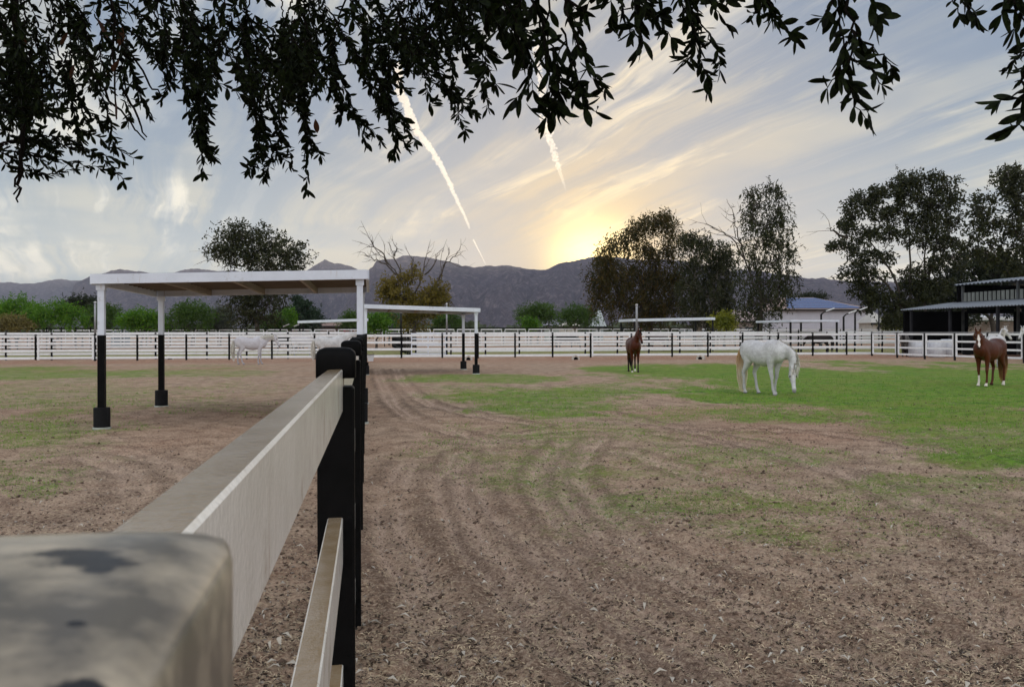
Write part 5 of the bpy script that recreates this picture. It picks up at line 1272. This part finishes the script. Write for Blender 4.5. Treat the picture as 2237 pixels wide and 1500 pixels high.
horse("grey white horse in side view standing at the left pen's fence", 549, 46.6, 15, c_white2, h_white, poll=(1.18, 0, 1.44), nose=(1.42, -.06, .92), voxel=.022, seed=8, marks=(('greylegs', .35),), legs=dict(fl=(.05, 0), fr=(-.12, 0), hl=(-.10, 0), hr=(.18, 0)))
horse("white horse with outstretched neck, half hidden by the near fence posts", 722, 47.6, 14, c_white, h_white, poll=(1.28, 0, 1.60), nose=(1.80, .0, 1.42), voxel=.022, seed=9, legs=dict(hr=(.15, 0)))
horse("white horse seen through the rails between two others at the left", 662, 62.0, 8, c_white2, h_white, poll=(1.15, 0, .9), nose=(1.2, 0, .35), voxel=.035, seed=10, marks=(('greylegs', .8),), nhair=60)
horse("black horse behind the rails in front of the grey white one's nose", 620, 68.0, 190, c_black, h_black, poll=(1.1, 0, 1.5), nose=(1.4, 0, 1.05), voxel=.035, seed=11, nhair=60)
horse("dark horse behind the rails beyond the outstretched white horse", 716, 71.0, 20, c_dgrey, h_black, poll=(1.15, 0, 1.3), nose=(1.4, 0, .8), voxel=.035, seed=12, nhair=60)
horse("white horse standing beyond the chestnut one, head raised", 2177, 40.5, 42, c_white, h_white, poll=(.86, -.02, 1.72), nose=(1.12, -.22, 1.28), voxel=.02, seed=14, marks=(('greylegs', .25),), legs=dict(fl=(-.02, 0), hl=(.08, 0), hr=(-.12, 0)))
horse("white horse whose face just enters the frame's right edge", 2282, 43.5, 188, c_white, h_white, poll=(1.12, 0, 1.74), nose=(1.4, .05, 1.28), voxel=.022, seed=15)
horse("dark grey horse standing behind the framed white panels", 1976, 57.8, 248, c_dgrey, h_black, poll=(1.12, 0, 1.0), nose=(1.2, 0, .5), voxel=.03, seed=16, marks=(('points', .6),), nhair=60)
horse("black horse behind two fence rows right of the grazing white one", 1790, 66.2, 172, c_black, h_black, poll=(1.05, 0, 1.05), nose=(1.15, 0, .5), voxel=.03, seed=17, nhair=60)
horse("dark horse far behind the rails between the round green trees' shadow and house", 1238, 79.0, 5, c_black, h_black, poll=(1.1, 0, .9), nose=(1.2, 0, .35), voxel=.035, seed=18, nhair=60)
horse("dark brown horse far behind the rails right of the small bay", 1436, 78.0, 185, c_bay, h_black, poll=(1.1, 0, 1.0), nose=(1.2, 0, .4), voxel=.035, seed=19, nhair=60)
# ------------------------------------------------------------------ vapour trails high over the hills
def trail_mat(name, dens):
    m = bpy.data.materials.new(name); m.use_nodes = True; t = NT(m.node_tree); t.n.clear()
    v = t.add('ShaderNodeVolumeScatter', {'Color': (1, 1, 1, 1), 'Density': dens, 'Anisotropy': .55})
    t.add('ShaderNodeOutputMaterial', {'Volume': v.outputs[0]}); return m
def trail(label, pts, dist, seed, puff=1.0, n=900, jag=.5, tau=.0085):
    """pts: (px, py, half width in photo px); many small lobes of vapour"""
    r = np.random.default_rng(seed); V = []; Fc = []
    ico = bmesh.new(); bmesh.ops.create_icosphere(ico, subdivisions=2, radius=1.0); iv = np.array([tuple(v.co) for v in ico.verts]); ifc = np.array([[v.index for v in f.verts] for f in ico.faces]); ico.free()
    P = np.array([(p[0], p[1], p[2] * .82) for p in pts], float); seg = np.r_[0, np.cumsum(np.hypot(*np.diff(P[:, :2], axis=0).T))]
    # even spacing of lobes in units of the local width
    s = 0.0; k_ = 0; Vs = []; Fs = []
    while s < seg[-1]:
        w_ = np.interp(s, seg, P[:, 2]); x = np.interp(s, seg, P[:, 0]); y = np.interp(s, seg, P[:, 1])
        for _ in range(4):
            g = np.clip(r.normal(0, jag, 2), -1.1, 1.1) * w_ * (1 if jag > .55 else .62); q = at(x + g[0], dist, None, y + g[1]); rad = w_ * r.uniform(.32, .62) * puff / F * dist
            nz = 1 + (.20 if jag > .55 else .14) * np.array([mnoise.noise(Vector(v) * 1.7 + Vector((k_, 0, s))) for v in iv])
            Vs.append(iv * nz[:, None] * rad * r.uniform(.8, 1.25, 3) + np.array(q) + np.array([0, r.normal(0, .4) * rad, 0])); Fs.append(ifc + k_ * len(iv)); k_ += 1
        s += max(.7, w_ * (.30 if jag > .55 else .20))
    tmp = mesh_np("tmp", np.concatenate(Vs), np.concatenate(Fs), None)
    md = tmp.modifiers.new("r", 'REMESH'); md.mode = 'VOXEL'; md.voxel_size = max(1.2, P[:, 2].mean() / F * dist * .11)
    mm = bpy.data.meshes.new_from_object(tmp.evaluated_get(bpy.context.evaluated_depsgraph_get())); bpy.data.objects.remove(tmp)
    mm.name = "vapour_trail"; o = bpy.data.objects.new("vapour_trail", mm); COL.objects.link(o); mm.materials.clear(); mm.materials.append(trail_mat("vapour", tau))
    tag(o, label, "vapour trail"); return o
trail("long smooth white vapour trail, left of two, curving down to the ridge", [(868, 150, 14), (874, 195, 13), (892, 240, 12), (915, 290, 10), (945, 330, 9), (968, 370, 7.5), (985, 405, 6.5), (1000, 440, 5.5), (1015, 470, 4.5), (1026, 498, 3.2)], 14000, 3)
trail("thin lowest piece of vapour trail just above the ridge", [(1035, 524, 2.2), (1045, 545, 2.0), (1054, 562, 1.6), (1061, 577, 1.4)], 14000, 4, tau=.035)
trail("shorter ragged vapour trail, right of two, ending in a point", [(1172, 90, 8), (1180, 160, 8.5), (1186, 215, 9), (1190, 262, 9), (1200, 298, 9.5), (1209, 325, 8), (1217, 352, 7), (1225, 380, 4.5), (1232, 400, 3), (1238, 420, 1.2)], 14000, 5, puff=.72, jag=.62)
# ------------------------------------------------------------------ dusty evening air over the plain
hz_ = MB(); hz_.box((0, 4300, 309), (24000, 11000, 620)); 
hm = bpy.data.materials.new("dusty_air"); hm.use_nodes = True; t = NT(hm.node_tree); t.n.clear()
pv_ = t.add('ShaderNodeVolumePrincipled', {'Color': (.76, .82, 1.0, 1), 'Density': 0.00007, 'Anisotropy': 0.25})
t.add('ShaderNodeOutputMaterial', {'Volume': pv_.outputs[0]})
ho = hz_.build("haze", hm); tag(ho, None, None, None, "stuff")
